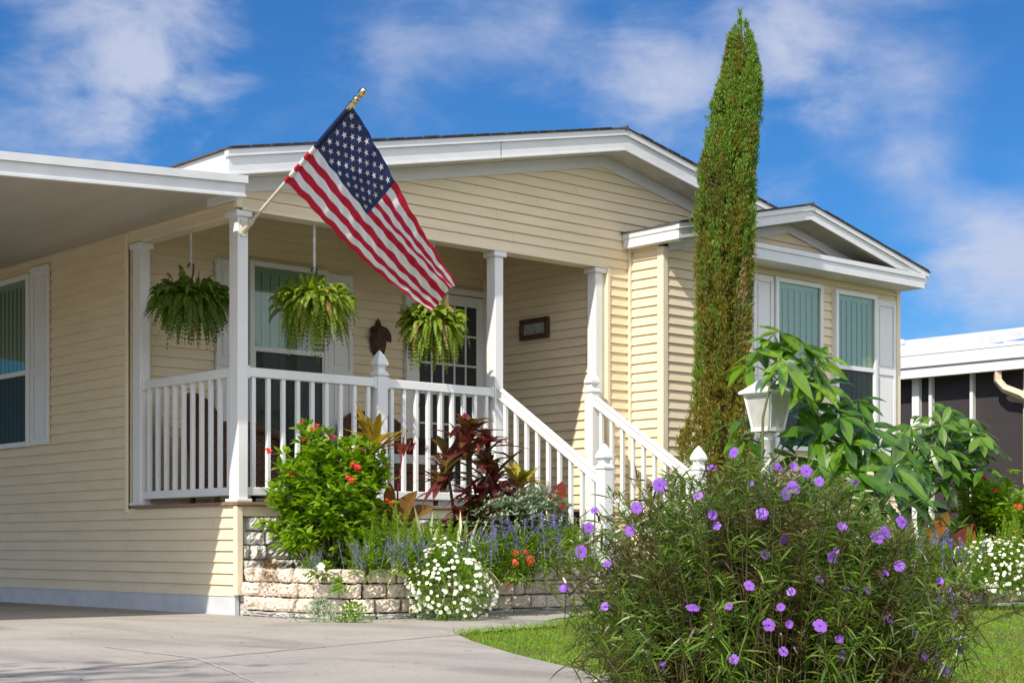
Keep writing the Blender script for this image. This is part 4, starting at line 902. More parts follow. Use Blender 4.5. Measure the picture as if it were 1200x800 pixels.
def canna_leaf(name, label, px, dist, z, mats_leaves, soil):
    t = thing(name, label, 'canna', gp(px, dist, soil), 'red leaved cannas'); p = np.array(WL[t.name])
    for m_, arr in mats_leaves:
        b = MB()
        for (dx, h, dirx, up_, ln, w) in arr: leaves(b, p + RIGHT * dx + np.array((0, 0, h)), RIGHT * dirx + np.array((0, 0, up_)) - DEEP * .1, -DEEP * .7 + np.array((0, 0, .4)) + RIGHT * (dirx * .5 - .4), ln, w, .15, CANNA, .24, 0, .08)
        b.build('leaves', M[m_], t)
    b = MB(); b.tube([p, p + np.array((0, 0, z))], .010, 6); b.build('stalk', M['redstem'], t)
canna_leaf('canna', 'single upright red canna leaf by the lower stair balusters', 653, 12.6, .55, [('canred', [(0, .44, .05, 1, .36, .17), (-.02, .32, -.6, .6, .2, .1)]), ('bronzey', [(.02, .22, .8, .15, .24, .10)])], SOIL)
canna_leaf('canna', 'orange and red canna clump under the large palmate leaves', 1112, 13.2, .3, [('canorange', [(-.16, .30, .35, 1, .40, .13), (.10, .10, .15, 1, .42, .15), (.17, .12, .45, .9, .36, .14), (.05, .0, .9, .25, .36, .13)]), ('canred', [(.0, .15, .35, 1, .46, .14), (-.05, .1, -.4, .8, .3, .12), (-.12, .02, -.9, .3, .26, .1)])], .21)
# --- clumps built once, then copied with their parts
def blade_proto(name, n, ln, w, m, cat, up=(.5, 1.4), droop=(.1, .9)):
    t = thing(name, 'x', cat); b = MB(); rosette(b, (0, 0, 0), n, ln, w, up, droop, BLADE, 0, .12); b.V = [v + 0 for v in b.V]; b.build('blades', M[m], t); return t
def spread(proto, places, group, zs):
    for i, (px, dist, sc, lab) in enumerate(places):
        o = proto if i == 0 else copy_tree(proto)
        o['label'] = lab; o['group'] = group; o.location = gp(px, dist, zs); o.scale = (sc,) * 3; o.rotation_euler = (0, 0, rng.random() * 6.28); WL[o.name] = tuple(o.location)
spread(blade_proto('striped_grass', 60, .66, .028, 'stripe', 'striped grass'), [(500, 11.85, 1.05, 'tall striped grass clump right of the bronze canna'), (540, 11.85, 1.0, 'striped grass clump below the burgundy ti plant'), (470, 11.75, .8, 'arching striped grass clump beside the foxtail ferns')], 'striped grass in the porch bed', SOIL)
spread(blade_proto('striped_grass', 40, .42, .026, 'stripe', 'striped grass'), [(1152, 12.9, 1.0, 'striped grass clump in front of the low red flowered shrub'), (1196, 12.8, .85, 'striped grass clump at the right edge above the daisies')], 'striped grass in the right bed', .21)
def foxtail_proto():
    t = thing('foxtail_fern', 'x', 'foxtail fern'); b = MB()
    for i in range(9):
        a = i * .7 + rng.random() * .5; ln = rng.uniform(.34, .52); lean = rng.uniform(.1, .6); s = np.linspace(0, 1, 60)[:, None]
        P = np.array((math.cos(a), math.sin(a), 0)) * (.03 + lean * .28 * s ** 1.4) + np.array((0, 0, 1.)) * ln * s; T = unit(np.gradient(P, axis=0))
        B = np.repeat(P, 9, 0); D = unit(rng.normal(size=(540, 3))) + np.repeat(T, 9, 0) * .8; f = np.repeat(np.sin(np.pi * np.clip(s[:, 0] * .85 + .12, 0, 1)) ** .6, 9)
        leaves(b, B, D, rdir(540), .034 * f + .004, .006, 0, SMALL, 0); b.tube(P[::10], .003, 4, 0, False)
    b.build('plumes', M['fox'], t); return t
spread(foxtail_proto(), [(452, 11.7, 1.1, 'upright foxtail fern between red flowered shrub and striped grass'), (482, 11.55, .85, 'small foxtail fern above the top course of pale blocks'), (520, 11.6, .9, 'foxtail fern below the burgundy ti plant'), (585, 12.05, .8, 'foxtail fern left of the silver leaved mound'), (428, 11.6, .8, 'foxtail fern shaded by the red flowered shrub')], 'foxtail ferns in the porch bed', SOIL)
spread(foxtail_proto(), [(1178, 12.6, 1.0, 'foxtail fern above the right hand daisies'), (1072, 12.4, 1.1, 'foxtail fern under the drooping palmate leaves'), (1045, 12.2, 1.0, 'foxtail fern just behind the violet flowered bush'), (1140, 12.7, .9, 'foxtail fern between the canna clump and the daisies'), (1200, 12.7, 1.1, 'foxtail fern at the right edge of the photo')], 'foxtail ferns in the right bed', .21)
# --- blue salvia
def salvia_proto():
    t = thing('blue_salvia', 'x', 'salvia'); b = MB(); n = 420
    B, d = ellips(n, (0, 0, .10), (.16, .16, .14), .2); leaves(b, B, d + np.array((0, 0, .3)), (0, 0, 1), rng.uniform(.03, .06, n), .014, .4, OVATE, .08); b.build('foliage', M['green'], t)
    q = None
    for i in range(15):
        a = rng.random() * 6.28; rr = rng.uniform(.03, .17); base = np.array((rr * math.cos(a), rr * math.sin(a), .14))
        if q is None:
            b = MB(); b.tube([(0, 0, -.05), (0, 0, .13)], .0016, 4); s = np.repeat(np.array([.02, .035, .055, .062, .08, .09, .102, .112, .122, .13, .136, .142]), 6) + rng.normal(size=72) * .003; an = rng.random(72) * 6.28
            leaves(b, np.stack([0 * s, 0 * s, s], 1), np.stack([np.cos(an), np.sin(an), .5 + 0 * an], 1), (0, 0, 1), rng.uniform(.6, 1.2, 72) * .014 * (1.25 - s * 4.5), .007, .2, SMALL, 0); q = b.build('flower_spike', M['salvia'], t); o = q
        else: o = q.copy(); COL.objects.link(o)
        o.location = base; o.rotation_euler = (rng.normal() * .38, rng.normal() * .38, a); o.scale = (1, 1, rng.uniform(.7, 1.25))
    return t
spread(salvia_proto(), [(365, 11.35, .7, 'small blue salvia on the wall under the red flowered shrub'), (428, 11.4, .95, 'blue salvia clump left of the small foxtail fern'), (470, 11.4, 1.0, 'blue salvia clump above the pale block wall'), (505, 11.45, 1.0, 'blue salvia clump left of the white daisies'), (560, 11.7, 1.25, 'blue salvia clump behind the white daisies'), (606, 11.9, 1.5, 'blue salvia clump in front of the silver leaved mound'), (636, 12.0, 1.6, 'tall blue salvia clump right of the orange flowers'), (666, 12.3, 1.7, 'blue salvia clump by the lower stair newel')], 'blue salvia in the porch bed', SOIL)
spread(salvia_proto(), [(1085, 12.5, 1.5, 'blue salvia clump below the orange canna leaves'), (1110, 12.2, 1.4, 'blue salvia clump left of the right hand daisies'), (1068, 12.7, 1.2, 'blue salvia clump left of the red canna leaf')], 'blue salvia in the right bed', .21)
# --- white daisies
def daisies(label, c, r, nf, z0):
    t = thing('daisy_mound', label, 'daisies', (c[0], c[1], z0), 'mounds of white daisies'); b = MB(); n = 3200
    B, d = ellips(n, c, r, .3, False); leaves(b, B, d + np.array((0, 0, .5)) + rng.normal(size=(n, 3)) * .5, rdir(n), rng.uniform(.03, .055, n), .008, .3, SMALL, 0); b.build('foliage', M['green'], t)
    P, d = ellips(900, c, np.array(r) * 1.06, .95, False); k = [i for i in range(len(P)) if d[i] @ (-DEEP) > -.15 and d[i][2] > -.75]
    put_flowers(t, lambda mb: flower_mesh(mb, 9, .019, .011, .1, 0, 1, (0, 0, 0), .36), 'daisy', [M['white_petal'], M['yellowc']], [(P[i], d[i] * .6 - DEEP * .4 + np.array((0, 0, .5)) + rng.normal(size=3) * .25) for i in k[:nf]], (.5, .86))
    b = MB()
    for i in k[nf:nf + 170]:
        q = unit(d[i] * .6 - DEEP * .4 + np.array((0, 0, .5)) + rng.normal(size=3) * .25); e1 = unit(np.cross(q, [.3, .5, .8])); e2 = np.cross(q, e1); an = np.arange(9) * 2 * np.pi / 9; rr = rng.uniform(.010, .018)
        leaves(b, np.tile(P[i], (9, 1)), np.cos(an)[:, None] * e1 + np.sin(an)[:, None] * e2 + q * .1, q, rr, rr * .55, .1, SMALL, 0)
        leaves(b, P[i] + q * .002 - e1 * rr * .3, e1, q, rr * .6, rr * .6, 0, ((0, .4), (.5, 1), (1, .4)), 0, 1)
    tag(b.build('small_daisies', [M['white_petal'], M['yellowc']], t), kind='stuff')
c = gp(527, 11.45, .25); daisies('mound of small white daisies spilling over the pale block wall', c, (.31, .30, .28), 100, .0)
c = gp(1172, 12.45, .36); daisies('mound of white daisies above the weathered brown block wall', c, (.34, .28, .22), 95, .19)
# --- silver mound, orange flowers, white flower, trailing plants
t = thing('silver_shrub', 'low mound of silvery green leaves in front of the yellow green dracaena', 'shrub', gp(613, 12.25)); p = np.array(WL[t.name])
b = MB(); B, d = ellips(520, p + np.array((0, 0, .44)), (.35, .28, .22), .3); k = 6; a = np.tile(np.arange(k) * 1.05, 520) + rng.random(520 * k)
leaves(b, np.repeat(B, k, 0), np.repeat(d, k, 0) * .7 + np.stack([np.cos(a), np.sin(a), .4 + 0 * a], 1), (0, 0, 1), rng.uniform(.035, .06, 520 * k), .019, .1, OVATE, .1); b.build('foliage', M['silver'], t)
b = MB(); stems_to(b, p, B[:40], .006, .003); b.build('stems', M['stem'], t)
t = thing('orange_flowers', 'small reddish plant with orange flowers right of the white daisies', 'flowers', gp(603, 11.75)); p = np.array(WL[t.name])
b = MB(); B, d = ellips(420, p + np.array((0, 0, .04)), (.15, .14, .16), .2); leaves(b, B, d, (0, 0, 1), .04, .018, .3); b.build('foliage', M['green'], t)
b = MB(); B, d = ellips(90, p + np.array((0, 0, .0)), (.16, .15, .18), .7); leaves(b, B, d, (0, 0, 1), .035, .02, .3); b.build('bronze_leaves', M['bronze'], t)
B, d = ellips(60, p + np.array((0, 0, .04)), (.16, .15, .18), .95); k = [i for i in range(60) if d[i] @ (-DEEP) > .2][:9]
def fl(mb):
    for q in range(5): flower_mesh(mb, 5, .014, .012, .3, 0, 1, rng.normal(size=3) * .008, .2)
put_flowers(t, fl, 'flower', [M['orange'], M['yellowc']], [(B[i], d[i] - DEEP * .4) for i in k], (.8, 1.2))
t = thing('white_petunia', 'single white bloom on low leaves at the top of the pale block wall', 'flowers', gp(377, 11.35)); p = np.array(WL[t.name])
b = MB(); B, d = ellips(120, p + np.array((0, 0, .05)), (.10, .08, .07), .2); leaves(b, B, d, (0, 0, 1), .05, .022, .3); b.build('foliage', M['green'], t)
put_flowers(t, lambda mb: flower_mesh(mb, 5, .032, .03, .35, 0, 1, (0, 0, 0), .15), 'bloom', [M['white_petal'], M['yellowc']], [(p + np.array((0, 0, .10)) - DEEP * .08, -DEEP + np.array((0, 0, .5)))])
t = thing('reddish_weed', 'tiny reddish weed at the left end of the pale block wall', 'weed', gp(318, 11.95)); p = np.array(WL[t.name])
b = MB(); B, d = ellips(260, p + np.array((0, 0, .05)), (.13, .10, .11), .2); leaves(b, B, d, (0, 0, 1), .02, .016, .2); b.build('foliage', M['bronze'], t)
def trailer(name, label, cat, px, py0, py1, dist, wpx, m, n, ll, lw):
    """hangs down the face of the block wall"""
    t = thing(name, label, cat, at(px, py0, dist)); w = wpx * dist / FPX; h = (py1 - py0) * dist / FPX; p = np.array(WL[t.name])
    b = MB(); u = rng.random(n); lat = rng.normal(size=n) * .35 * (.5 + u); B = p + RIGHT * (lat * w)[:, None] * .8 - np.array((0, 0, 1)) * (u * h)[:, None] - DEEP * (rng.random(n) * .05 + .03 * u)[:, None]
    leaves(b, B, -DEEP * .6 + rng.normal(size=(n, 3)) * .6, -DEEP + rng.normal(size=(n, 3)) * .3, rng.uniform(.6, 1.2, n) * ll, lw, .2, OVATE, .08); b.build('foliage', M[m], t)
    return t
trailer('trailing_plant', 'silvery trailing plant hanging down the pale block wall', 'trailing plant', 377, 700, 729, 11.12, 40, 'silver', 520, .022, .010)
trailer('trailing_plant', 'yellow green weed growing from the joints of the pale block wall', 'trailing plant', 413, 705, 730, 11.08, 34, 'green', 260, .024, .014)
trailer('trailing_plant', 'small green weed in a notch of the upper wall course', 'trailing plant', 398, 676, 694, 11.2, 18, 'green', 150, .022, .014)
# --- low leaves filling the beds
def filler(name, poly_fn, n, m, z, h, ll, lw):
    b = MB(); P = poly_fn(n); B = np.column_stack([P, z + rng.random(len(P)) ** 1.5 * h]); leaves(b, B, rdir(len(P), .5), rdir(len(P), .8), ll * rng.uniform(.6, 1.3, len(P)), lw, .3, OVATE, .1); return tag(b.build(name, M[m]), kind='stuff')
def left_bed(n):
    x = rng.uniform(.3, 2.5, n); y = rng.uniform(-1.22, -.25, n); k = (rng.random(n) < .35 + .65 * (x > .9)); return np.column_stack([x, y])[k]
filler('ground_cover', left_bed, 12000, 'green', SOIL, .40, .06, .018)
def right_bed(n): return np.column_stack([rng.uniform(4.5, 8.6, n), rng.uniform(-2.95, -.7, n)])
filler('ground_cover', right_bed, 11000, 'green', .20, .36, .07, .022)
filler('ground_cover', lambda n: np.column_stack([rng.uniform(4.3, 8.0, n), rng.uniform(-3.1, -2.4, n)]), 3500, 'fox', .20, .28, .07, .012)

# --- tall narrow cypress
def cypress():
    D0 = 14.3; base = gp(846, D0, .2)
    t = thing('cypress_tree', 'tall narrow green and brown cypress in front of the bay wall', 'tree', base)
    prof = [(15, 867, 867.5), (30, 856, 878), (62, 849, 888), (94, 842, 892), (125, 832, 893), (156, 830, 890), (187, 822, 887), (218, 818, 884), (250, 815, 884), (310, 818, 883), (345, 815, 879), (380, 815, 881), (415, 814, 879), (450, 812, 880), (475, 810, 884), (510, 800, 892), (540, 792, 898), (575, 786, 905), (640, 795, 900)]
    zz = np.array([CAM[2] + (YH - q[0]) * D0 / FPX for q in prof])[::-1]; cc = np.array([((q[1] + q[2]) / 2 - 846) * D0 / FPX for q in prof])[::-1]; hw = np.array([(q[2] - q[1]) / 2 * D0 / FPX * (.80 if q[0] < 130 else .92) for q in prof])[::-1]
    top = zz[-1]
    b = MB(); zt = np.linspace(.1, top - .25, 14); b.tube([base * [1, 1, 0] + RIGHT * np.interp(z, zz, cc) * .8 + np.array((0, 0, z)) for z in zt], np.linspace(.07, .008, 14), 8); b.build('trunk', M['bark'], t, True)
    npl = 740; z = .35 + (top - .42 - .35) * rng.random(npl) ** .93; z[-110:] = top - .22 - 1.4 * rng.random(110); th = rng.random(npl) * 2 * np.pi
    R_ = np.interp(z, zz, hw); lump = 1 + .10 * np.sin(3 * th + z * 4.1) + .08 * np.sin(5 * th - z * 7.3); rr = R_ * lump * rng.choice([.95, .86, .70, .45], npl, p=[.48, .27, .16, .09])
    C = base * [1, 1, 0] + RIGHT * np.interp(z, zz, cc)[:, None] + np.stack([np.cos(th) * rr, np.sin(th) * rr, z], 1)
    out = np.stack([np.cos(th), np.sin(th), np.zeros(npl)], 1)
    pb = np.clip(1.0 - (z - .8) / 3.6, .05, .68); kind = np.where(rng.random(npl) < pb, 1, 0); kind = np.where((rng.random(npl) < .16) & (z < 3.0) & (rr < R_ * .9), 2, kind)
    bs = [MB(), MB(), MB()]
    for i in range(npl):
        nt_ = 34; hh = rng.uniform(.18, .38) * (1 if z[i] < top - 1.3 else .55); pr = rng.uniform(.020, .042); s = rng.random(nt_)
        q = C[i] + out[i] * (.02 + .05 * s[:, None]) * .6 + np.array((0, 0, 1)) * ((s - .35) * hh)[:, None] + rng.normal(size=(nt_, 3)) * pr * (1.05 - s)[:, None]
        ax0 = base * [1, 1, 0] + RIGHT * np.interp(q[:, 2], zz, cc)[:, None]; rv = (q - ax0) * [1, 1, 0]; rl = np.linalg.norm(rv, axis=1); lim = np.interp(q[:, 2], zz, hw, right=.004) * (.86 + .30 * rng.random() ** 2 + .08 * rng.random(nt_)) + .006
        q = ax0 + rv * np.minimum(1, lim / (rl + 1e-6))[:, None] + np.array((0, 0, 1)) * q[:, 2:3]
        B = np.repeat(q, 6, 0) + rng.normal(size=(nt_ * 6, 3)) * .010; Dd = rng.normal(size=(nt_ * 6, 3)) * .5 + out[i] * .40 + np.array((0, 0, 1.1))
        leaves(bs[kind[i]], B, Dd, rdir(nt_ * 6), rng.uniform(.018, .042, nt_ * 6), .0085, 0, SMALL, 0)
    n = 9000; z_ = .4 + (top - .9) * rng.random(n); th_ = rng.random(n) * 6.28; r_ = np.interp(z_, zz, hw) * .62 * np.sqrt(rng.random(n)); ax0 = base * [1, 1, 0] + RIGHT * np.interp(z_, zz, cc)[:, None]
    leaves(bs[1], ax0 + np.stack([np.cos(th_) * r_, np.sin(th_) * r_, z_], 1), rdir(n, .8), rdir(n), rng.uniform(.05, .09, n), .02, 0, SMALL, 0)
    tip = base * [1, 1, 0] + RIGHT * np.interp(top, zz, cc)
    s = rng.random(500); B = tip + np.array((0, 0, 1)) * (top - .60 * s)[:, None] + rng.normal(size=(500, 3)) * (.004 + .035 * s)[:, None] * np.array((1, 1, .2)); leaves(bs[0], B, rdir(500, 1.6), rdir(500), rng.uniform(.03, .06, 500), .010, 0, SMALL, 0)
    bs[0].build('crown', M['cyp'], t); bs[1].build('crown', M['cypolive'], t); bs[2].build('dry_foliage', M['cypdead'], t)
M['cypolive'] = fmat('cypress_olive_spray', (.15, .15, .018), (.28, .235, .030), .35, .6)
cypress()
t = thing('young_cypress', 'small bushy cypress shoot at the foot of the tall cypress', 'shrub', gp(803, 14.0, .05)); p = np.array(WL[t.name])
b = MB()
for i in range(34):
    a = rng.random() * 6.28; r_ = rng.random() * .16; h = rng.uniform(.5, 1.35) * (1 - r_ * 2); n = 110; s = rng.random(n)
    B = p + np.array((r_ * math.cos(a), r_ * math.sin(a), 0)) + np.array((0, 0, 1)) * (h * (.25 + .75 * s))[:, None] + rng.normal(size=(n, 3)) * .03; leaves(b, B, rdir(n, 1.1), rdir(n), rng.uniform(.03, .055, n), .011, 0, SMALL, 0)
b.build('foliage', M['cyp'], t)
t = thing('flax_lily', 'clump of long upright dark green blades right of the stair railing', 'flax lily', gp(800, 12.9, .04)); p = np.array(WL[t.name])
b = MB(); rosette(b, p, 60, 1.0, .03, (1.15, 1.5), (.0, .35), BLADE, 0, .15); b.build('blades', M['pachdark'], t)

# --- lamp post
lp = at(900, 640, 10.0); lx, ly = lp[0], lp[1]
lamp = thing('lamp_post', 'white weathered garden lamp post standing among the leaves and violet flowers', 'lamp post', (lx, ly, .02))
b = MB(); b.lathe((lx, ly, 0), [(.05, .0), (.05, .06), (.037, .08), (.037, 1.17), (.041, 1.172), (.041, 1.19), (.034, 1.192), (.034, 1.225)], 20); b.build('post', M['lampwhite'], lamp, True)
MB().lathe((lx, ly, 1.222), [(.001, 0), (.058, 0), (.062, .006), (.055, .012), (.001, .012)], 20).build('rusty_collar', M['rust'], lamp)
b = MB(); zb, zt, hb, ht = 1.236, 1.452, .066, .102
for sx, sy in ((1, 1), (1, -1), (-1, -1), (-1, 1)):
    b.tube([(lx + sx * hb, ly + sy * hb, zb), (lx + sx * ht, ly + sy * ht, zt)], .010, 4)
b.box(lx - hb - .008, lx + hb + .008, ly - hb - .008, ly + hb + .008, zb - .012, zb + .012)
b.box(lx - ht - .004, lx + ht + .004, ly - ht - .004, ly + ht + .004, zt - .012, zt); b.build('lantern_frame', M['lampwhite'], lamp)
b = MB(); e = .97; b.prism([(lx + sx * hb * e, ly + sy * hb * e, zb + .013) for sx, sy in ((1, 1), (1, -1), (-1, -1), (-1, 1))], [(lx + sx * ht * e, ly + sy * ht * e, zt - .013) for sx, sy in ((1, 1), (1, -1), (-1, -1), (-1, 1))]); fixn(b.build('lantern_panel', M['lampglass'], lamp))
b = MB(); b.lathe((lx, ly, zt + .001), [(.001, 0), (.128, 0), (.130, .012), (.10, .035), (.04, .085), (.02, .095), (.022, .11), (.001, .125)], sq=True); fixn(b.build('lantern_roof', M['lampwhite'], lamp))

# --- palmate leaved plants
def hands(mb, pts, ll, lw, facing=None, drp=(.05, .55)):
    for (c, s_, up_) in pts:
        k = random.choice((6, 7, 7, 8)); n0 = unit(np.array(up_, float)); ref = unit(np.cross(n0, [.3, .2, .9])); r2 = np.cross(n0, ref); a = np.arange(k) / k * 2 * np.pi + rng.random() * 2 + rng.normal(size=k) * .15
        D = np.cos(a)[:, None] * ref + np.sin(a)[:, None] * r2 + n0 * rng.uniform(-.35, .55, k)[:, None] + np.array((0, 0, -.15))
        leaves(mb, np.tile(c, (k, 1)), D, n0 + rng.normal(size=(k, 3)) * .2, ll * s_ * rng.uniform(.62, 1.15, k), lw * s_ * rng.uniform(.8, 1.12, k), rng.uniform(*drp, k), ((0, .05), (.08, .16), (.2, .5), (.36, .86), (.52, 1), (.68, .92), (.82, .6), (.93, .25), (1, .02)), .10, 0, rng.normal(size=k) * .10)
def pachira(label, base, hand_px, ll, lw, m, trunk_to, r0=.018):
    t = thing('palmate_plant', label, 'plant', base, 'palmate leaved money trees'); base = np.array(base)
    pts = []; sb = MB(); sp = [base] + [np.array(q) for q in trunk_to]; sb.tube(sp, np.linspace(r0, r0 * .5, len(sp)), 7)
    SPn = np.array(sp); dn = np.concatenate([SPn[i] + (SPn[i + 1] - SPn[i]) * np.linspace(0, 1, 10)[:, None] for i in range(len(sp) - 1)])
    for (px, py, dist, s_) in hand_px:
        c = at(px, py, dist); j = np.argmin(np.linalg.norm(dn - c, axis=1)); j = max(0, j - 3); a = dn[j]
        sb.tube([a, (a + c) / 2 + np.array((0, 0, .06)), c], [.005, .004, .003], 5, 0, False)
        out = c - a; pts.append((c, s_, np.array((0, 0, .8)) - DEEP * .55 + unit(out) * .5 + rng.normal(size=3) * .2))
    sb.build('stems', M['stem'], t, True); b = MB(); hands(b, pts, ll, lw); b.build('leaves', M[m], t); return t
hp = [(914, 390, 9.85, .9), (892, 410, 9.9, .9), (938, 404, 9.9, .95), (916, 420, 9.74, 1.0), (955, 426, 9.95, .95), (876, 428, 10.3, .8), (946, 448, 9.85, .95), (928, 440, 9.8, .9), (968, 452, 10.0, .9), (900, 398, 10.2, .9), (962, 418, 10.2, .8)]
hq = [(950, 478, 10.1, 1.0), (985, 488, 9.9, 1.0), (1005, 470, 10.1, .9), (1012, 500, 10.0, .9), (960, 510, 9.95, 1.05), (990, 520, 9.85, 1.0), (1030, 525, 10.0, 1.0), (965, 548, 9.9, 1.0), (1000, 552, 9.8, 1.1), (1045, 548, 9.9, 1.1), (1025, 575, 9.75, 1.15), (985, 580, 10.0, 1.0), (1062, 575, 9.9, 1.0), (1055, 515, 10.3, .9), (935, 535, 10.2, .9), (872, 490, 10.5, .8), (870, 515, 10.5, .8), (1075, 545, 10.2, .9), (1080, 590, 10.0, .9), (940, 500, 10.3, 1.0), (1040, 600, 9.8, 1.0), (1010, 605, 9.9, 1.0), (930, 565, 10.4, .9), (975, 500, 10.4, 1.0), (1015, 535, 10.4, 1.0), (1050, 570, 10.4, 1.0)]
b0 = at(896, 640, 9.86); b0[2] = .0
pachira('compact glossy palmate leaved plant growing over the lantern of the white lamp post', b0, hp, .25, .078, 'pach', [at(893, 560, 9.84), at(894, 490, 9.83), at(908, 425, 9.84), at(918, 400, 9.86)], .011)
b1 = at(985, 640, 10.2); b1[2] = .0
pachira('sprawling glossy palmate leaved plant right of the white lamp post', b1, hq, .27, .080, 'pachmid', [at(990, 590, 10.2), at(1010, 540, 10.15), at(1025, 515, 10.2)], .016)
b2 = at(1112, 640, 13.3); b2[2] = .2
hp2 = [(1108 + 52 * math.cos(q * 2.4) * math.sqrt(q / 34), 528 + 46 * math.sin(q * 2.4) * math.sqrt(q / 34), 13.3 - .3 * math.cos(q * 1.7), .85 + .3 * random.random()) for q in range(34)] + [(1112, 482, 13.3, 1.0), (1168, 528, 13.3, .9), (1060, 505, 13.4, .9), (1150, 505, 13.3, .9)]
pachira('mid green palmate leaved bush in front of the dark porch screens', b2, hp2, .20, .062, 'pachdark', [at(1112, 580, 13.3), at(1112, 530, 13.3), at(1112, 495, 13.3)], .018)

# --- violet flowered bush in the foreground
bc = at(893, 640, 5.85); bc[2] = 0.
bush = thing('violet_flowered_bush', 'large foreground bush of narrow dark leaves dotted with violet flowers', 'bush', bc)
ns = 700; sb = MB(); lb = MB()
lat = rng.uniform(-1, 1, ns) * .40 + rng.normal(size=ns) * .12; lat = np.clip(lat * 1.12, -.62, .62); dep = np.clip(rng.normal(size=ns) * .22, -.42, .42)
for i in range(ns):
    l0 = lat[i]; d0 = dep[i]; b_ = bc + RIGHT * l0 * .75 + DEEP * d0 * .75
    lean = l0 * rng.uniform(.15, .8) + rng.normal() * .045; ht = np.interp(l0, [-.55, -.3, 0, .3, .55], [.60, .73, .79, .70, .50]) * rng.uniform(.50, 1.08)
    tip = b_ + RIGHT * lean + DEEP * (d0 * .5 + rng.normal() * .06) + np.array((0, 0, ht)); k = 12; s = np.linspace(0, 1, k)[:, None]
    ctl = b_ + np.array((0, 0, ht * .55)) + (tip - b_) * .18; P = b_ * (1 - s) ** 2 + ctl * 2 * s * (1 - s) + tip * s ** 2
    sb.tube(P[::2] if k % 2 else P[[0, 2, 4, 6, 8, 10, 11]], np.linspace(.0027, .0011, 7 if k % 2 == 0 else 6), 4, 0, False)
    nn = 26; sv = rng.random(nn) ** .85 * .97 + .03; Bp = np.stack([np.interp(sv, s[:, 0], P[:, q]) for q in range(3)], 1); a = rng.random(nn) * 6.28
    for o_ in (0, math.pi):
        D = np.stack([np.cos(a + o_), np.sin(a + o_), rng.uniform(.1, 1.5, nn)], 1); leaves(lb, Bp, D, rdir(nn, .8), rng.uniform(.04, .12, nn) * (1.05 - .35 * sv), rng.uniform(.0035, .0078, nn), rng.uniform(.0, .55, nn), LANCE, 0)
for i in range(260):
    l0 = rng.uniform(-.52, .52); d0 = rng.uniform(-.42, .3); b_ = bc + RIGHT * l0 + DEEP * d0; ht = rng.uniform(.12, .42); tip = b_ + RIGHT * (l0 * .25 + rng.normal() * .08) + DEEP * (d0 * .3 + rng.normal() * .08) + np.array((0, 0, ht)); P = np.array([b_, (b_ + tip) / 2 + np.array((0, 0, ht * .12)), tip])
    sb.tube(P, [.0024, .002, .0012], 4, 0, False); nn = 20; sv = rng.uniform(.05, 1, nn); Bp = np.stack([np.interp(sv, [0, .5, 1], P[:, q]) for q in range(3)], 1)
    for o_ in (0, 1): leaves(lb, Bp, rdir(nn, .5), rdir(nn, .8), rng.uniform(.05, .12, nn), rng.uniform(.004, .0085, nn), rng.uniform(.1, .6, nn), LANCE, 0)
for px, py, dd, hh in ((690, 640, 5.7, 0), (700, 600, 5.75, 0), (1118, 720, 5.75, 0), (1120, 755, 5.8, 0), (712, 665, 5.6, 0), (1108, 690, 5.8, 0), (663, 700, 5.95, 0)):
    tip = at(px, py, dd); b_ = bc + (tip - bc) * np.array((.72, .72, 0)); P = np.array([b_, (b_ + tip) / 2 + np.array((0, 0, .06)), tip]); sb.tube(P, [.003, .0025, .0015], 4, 0, False)
    nn = 22; sv = rng.uniform(.1, 1, nn); Bp = np.stack([np.interp(sv, [0, .5, 1], P[:, q]) for q in range(3)], 1); leaves(lb, Bp, rdir(nn, .5), rdir(nn, .8), rng.uniform(.06, .13, nn), .010, .35, LANCE, 0)
FL = [(690, 618), (681, 646), (712, 662), (739, 621), (746, 595), (697, 599), (773, 568), (709, 710), (776, 781), (818, 581), (834, 548), (836, 603), (840, 616), (860, 530), (879, 567), (912, 547), (893, 602), (896, 650), (878, 686), (812, 712), (855, 710), (901, 732), (860, 772), (915, 712), (918, 763), (919, 631), (929, 547), (945, 552), (960, 564), (1001, 565), (921, 579), (930, 571), (979, 646), (975, 653), (961, 678), (991, 690), (1017, 690), (927, 693), (924, 731), (961, 733), (984, 748), (985, 768), (1041, 725), (1054, 663), (1037, 672), (1028, 630), (1037, 624), (1073, 746), (1084, 770), (1096, 771), (1117, 749), (1101, 704), (1117, 716), (1101, 681), (1115, 698), (1057, 612), (986, 618), (1124, 760), (1106, 785), (663, 690)]
pl = []
for px, py in FL:
    l_ = (px - 893) / FPX * 5.8; dd = 5.82 - .44 * math.sqrt(max(.04, 1 - (l_ / .68) ** 2)) * np.interp(py, [530, 600, 800], [.3, .8, 1.0]) + rng.normal() * .03; c_ = at(px, py, dd)
    d_ = -DEEP + np.array((0, 0, .35)) + rng.normal(size=3) * np.array((.45, .45, .35)) + RIGHT * l_ * .6; pl.append((c_, d_))
    sb.tube([c_ + DEEP * .12 - np.array((0, 0, .12)), c_ + DEEP * .03 - np.array((0, 0, .04)), c_], [.0018, .0014, .0012], 4, 0, False)
def rfl(mb):
    flower_mesh(mb, 5, .0275, .0225, .30, 0, 1, (0, 0, 0), .17, ((0, .3), (.35, .7), (.7, 1.1), (.9, 1.0), (1, .5)))
    mb.lathe((0, 0, -.03), [(.002, 0), (.003, .015), (.007, .03)], 6, 0)
def rfl2(mb):
    flower_mesh(mb, 5, .026, .019, .95, 0, 1, (0, 0, 0), .15, ((0, .3), (.4, .8), (.75, 1.0), (.93, .85), (1, .4)))
    mb.lathe((0, 0, -.035), [(.002, 0), (.003, .02), (.006, .035)], 6, 0)
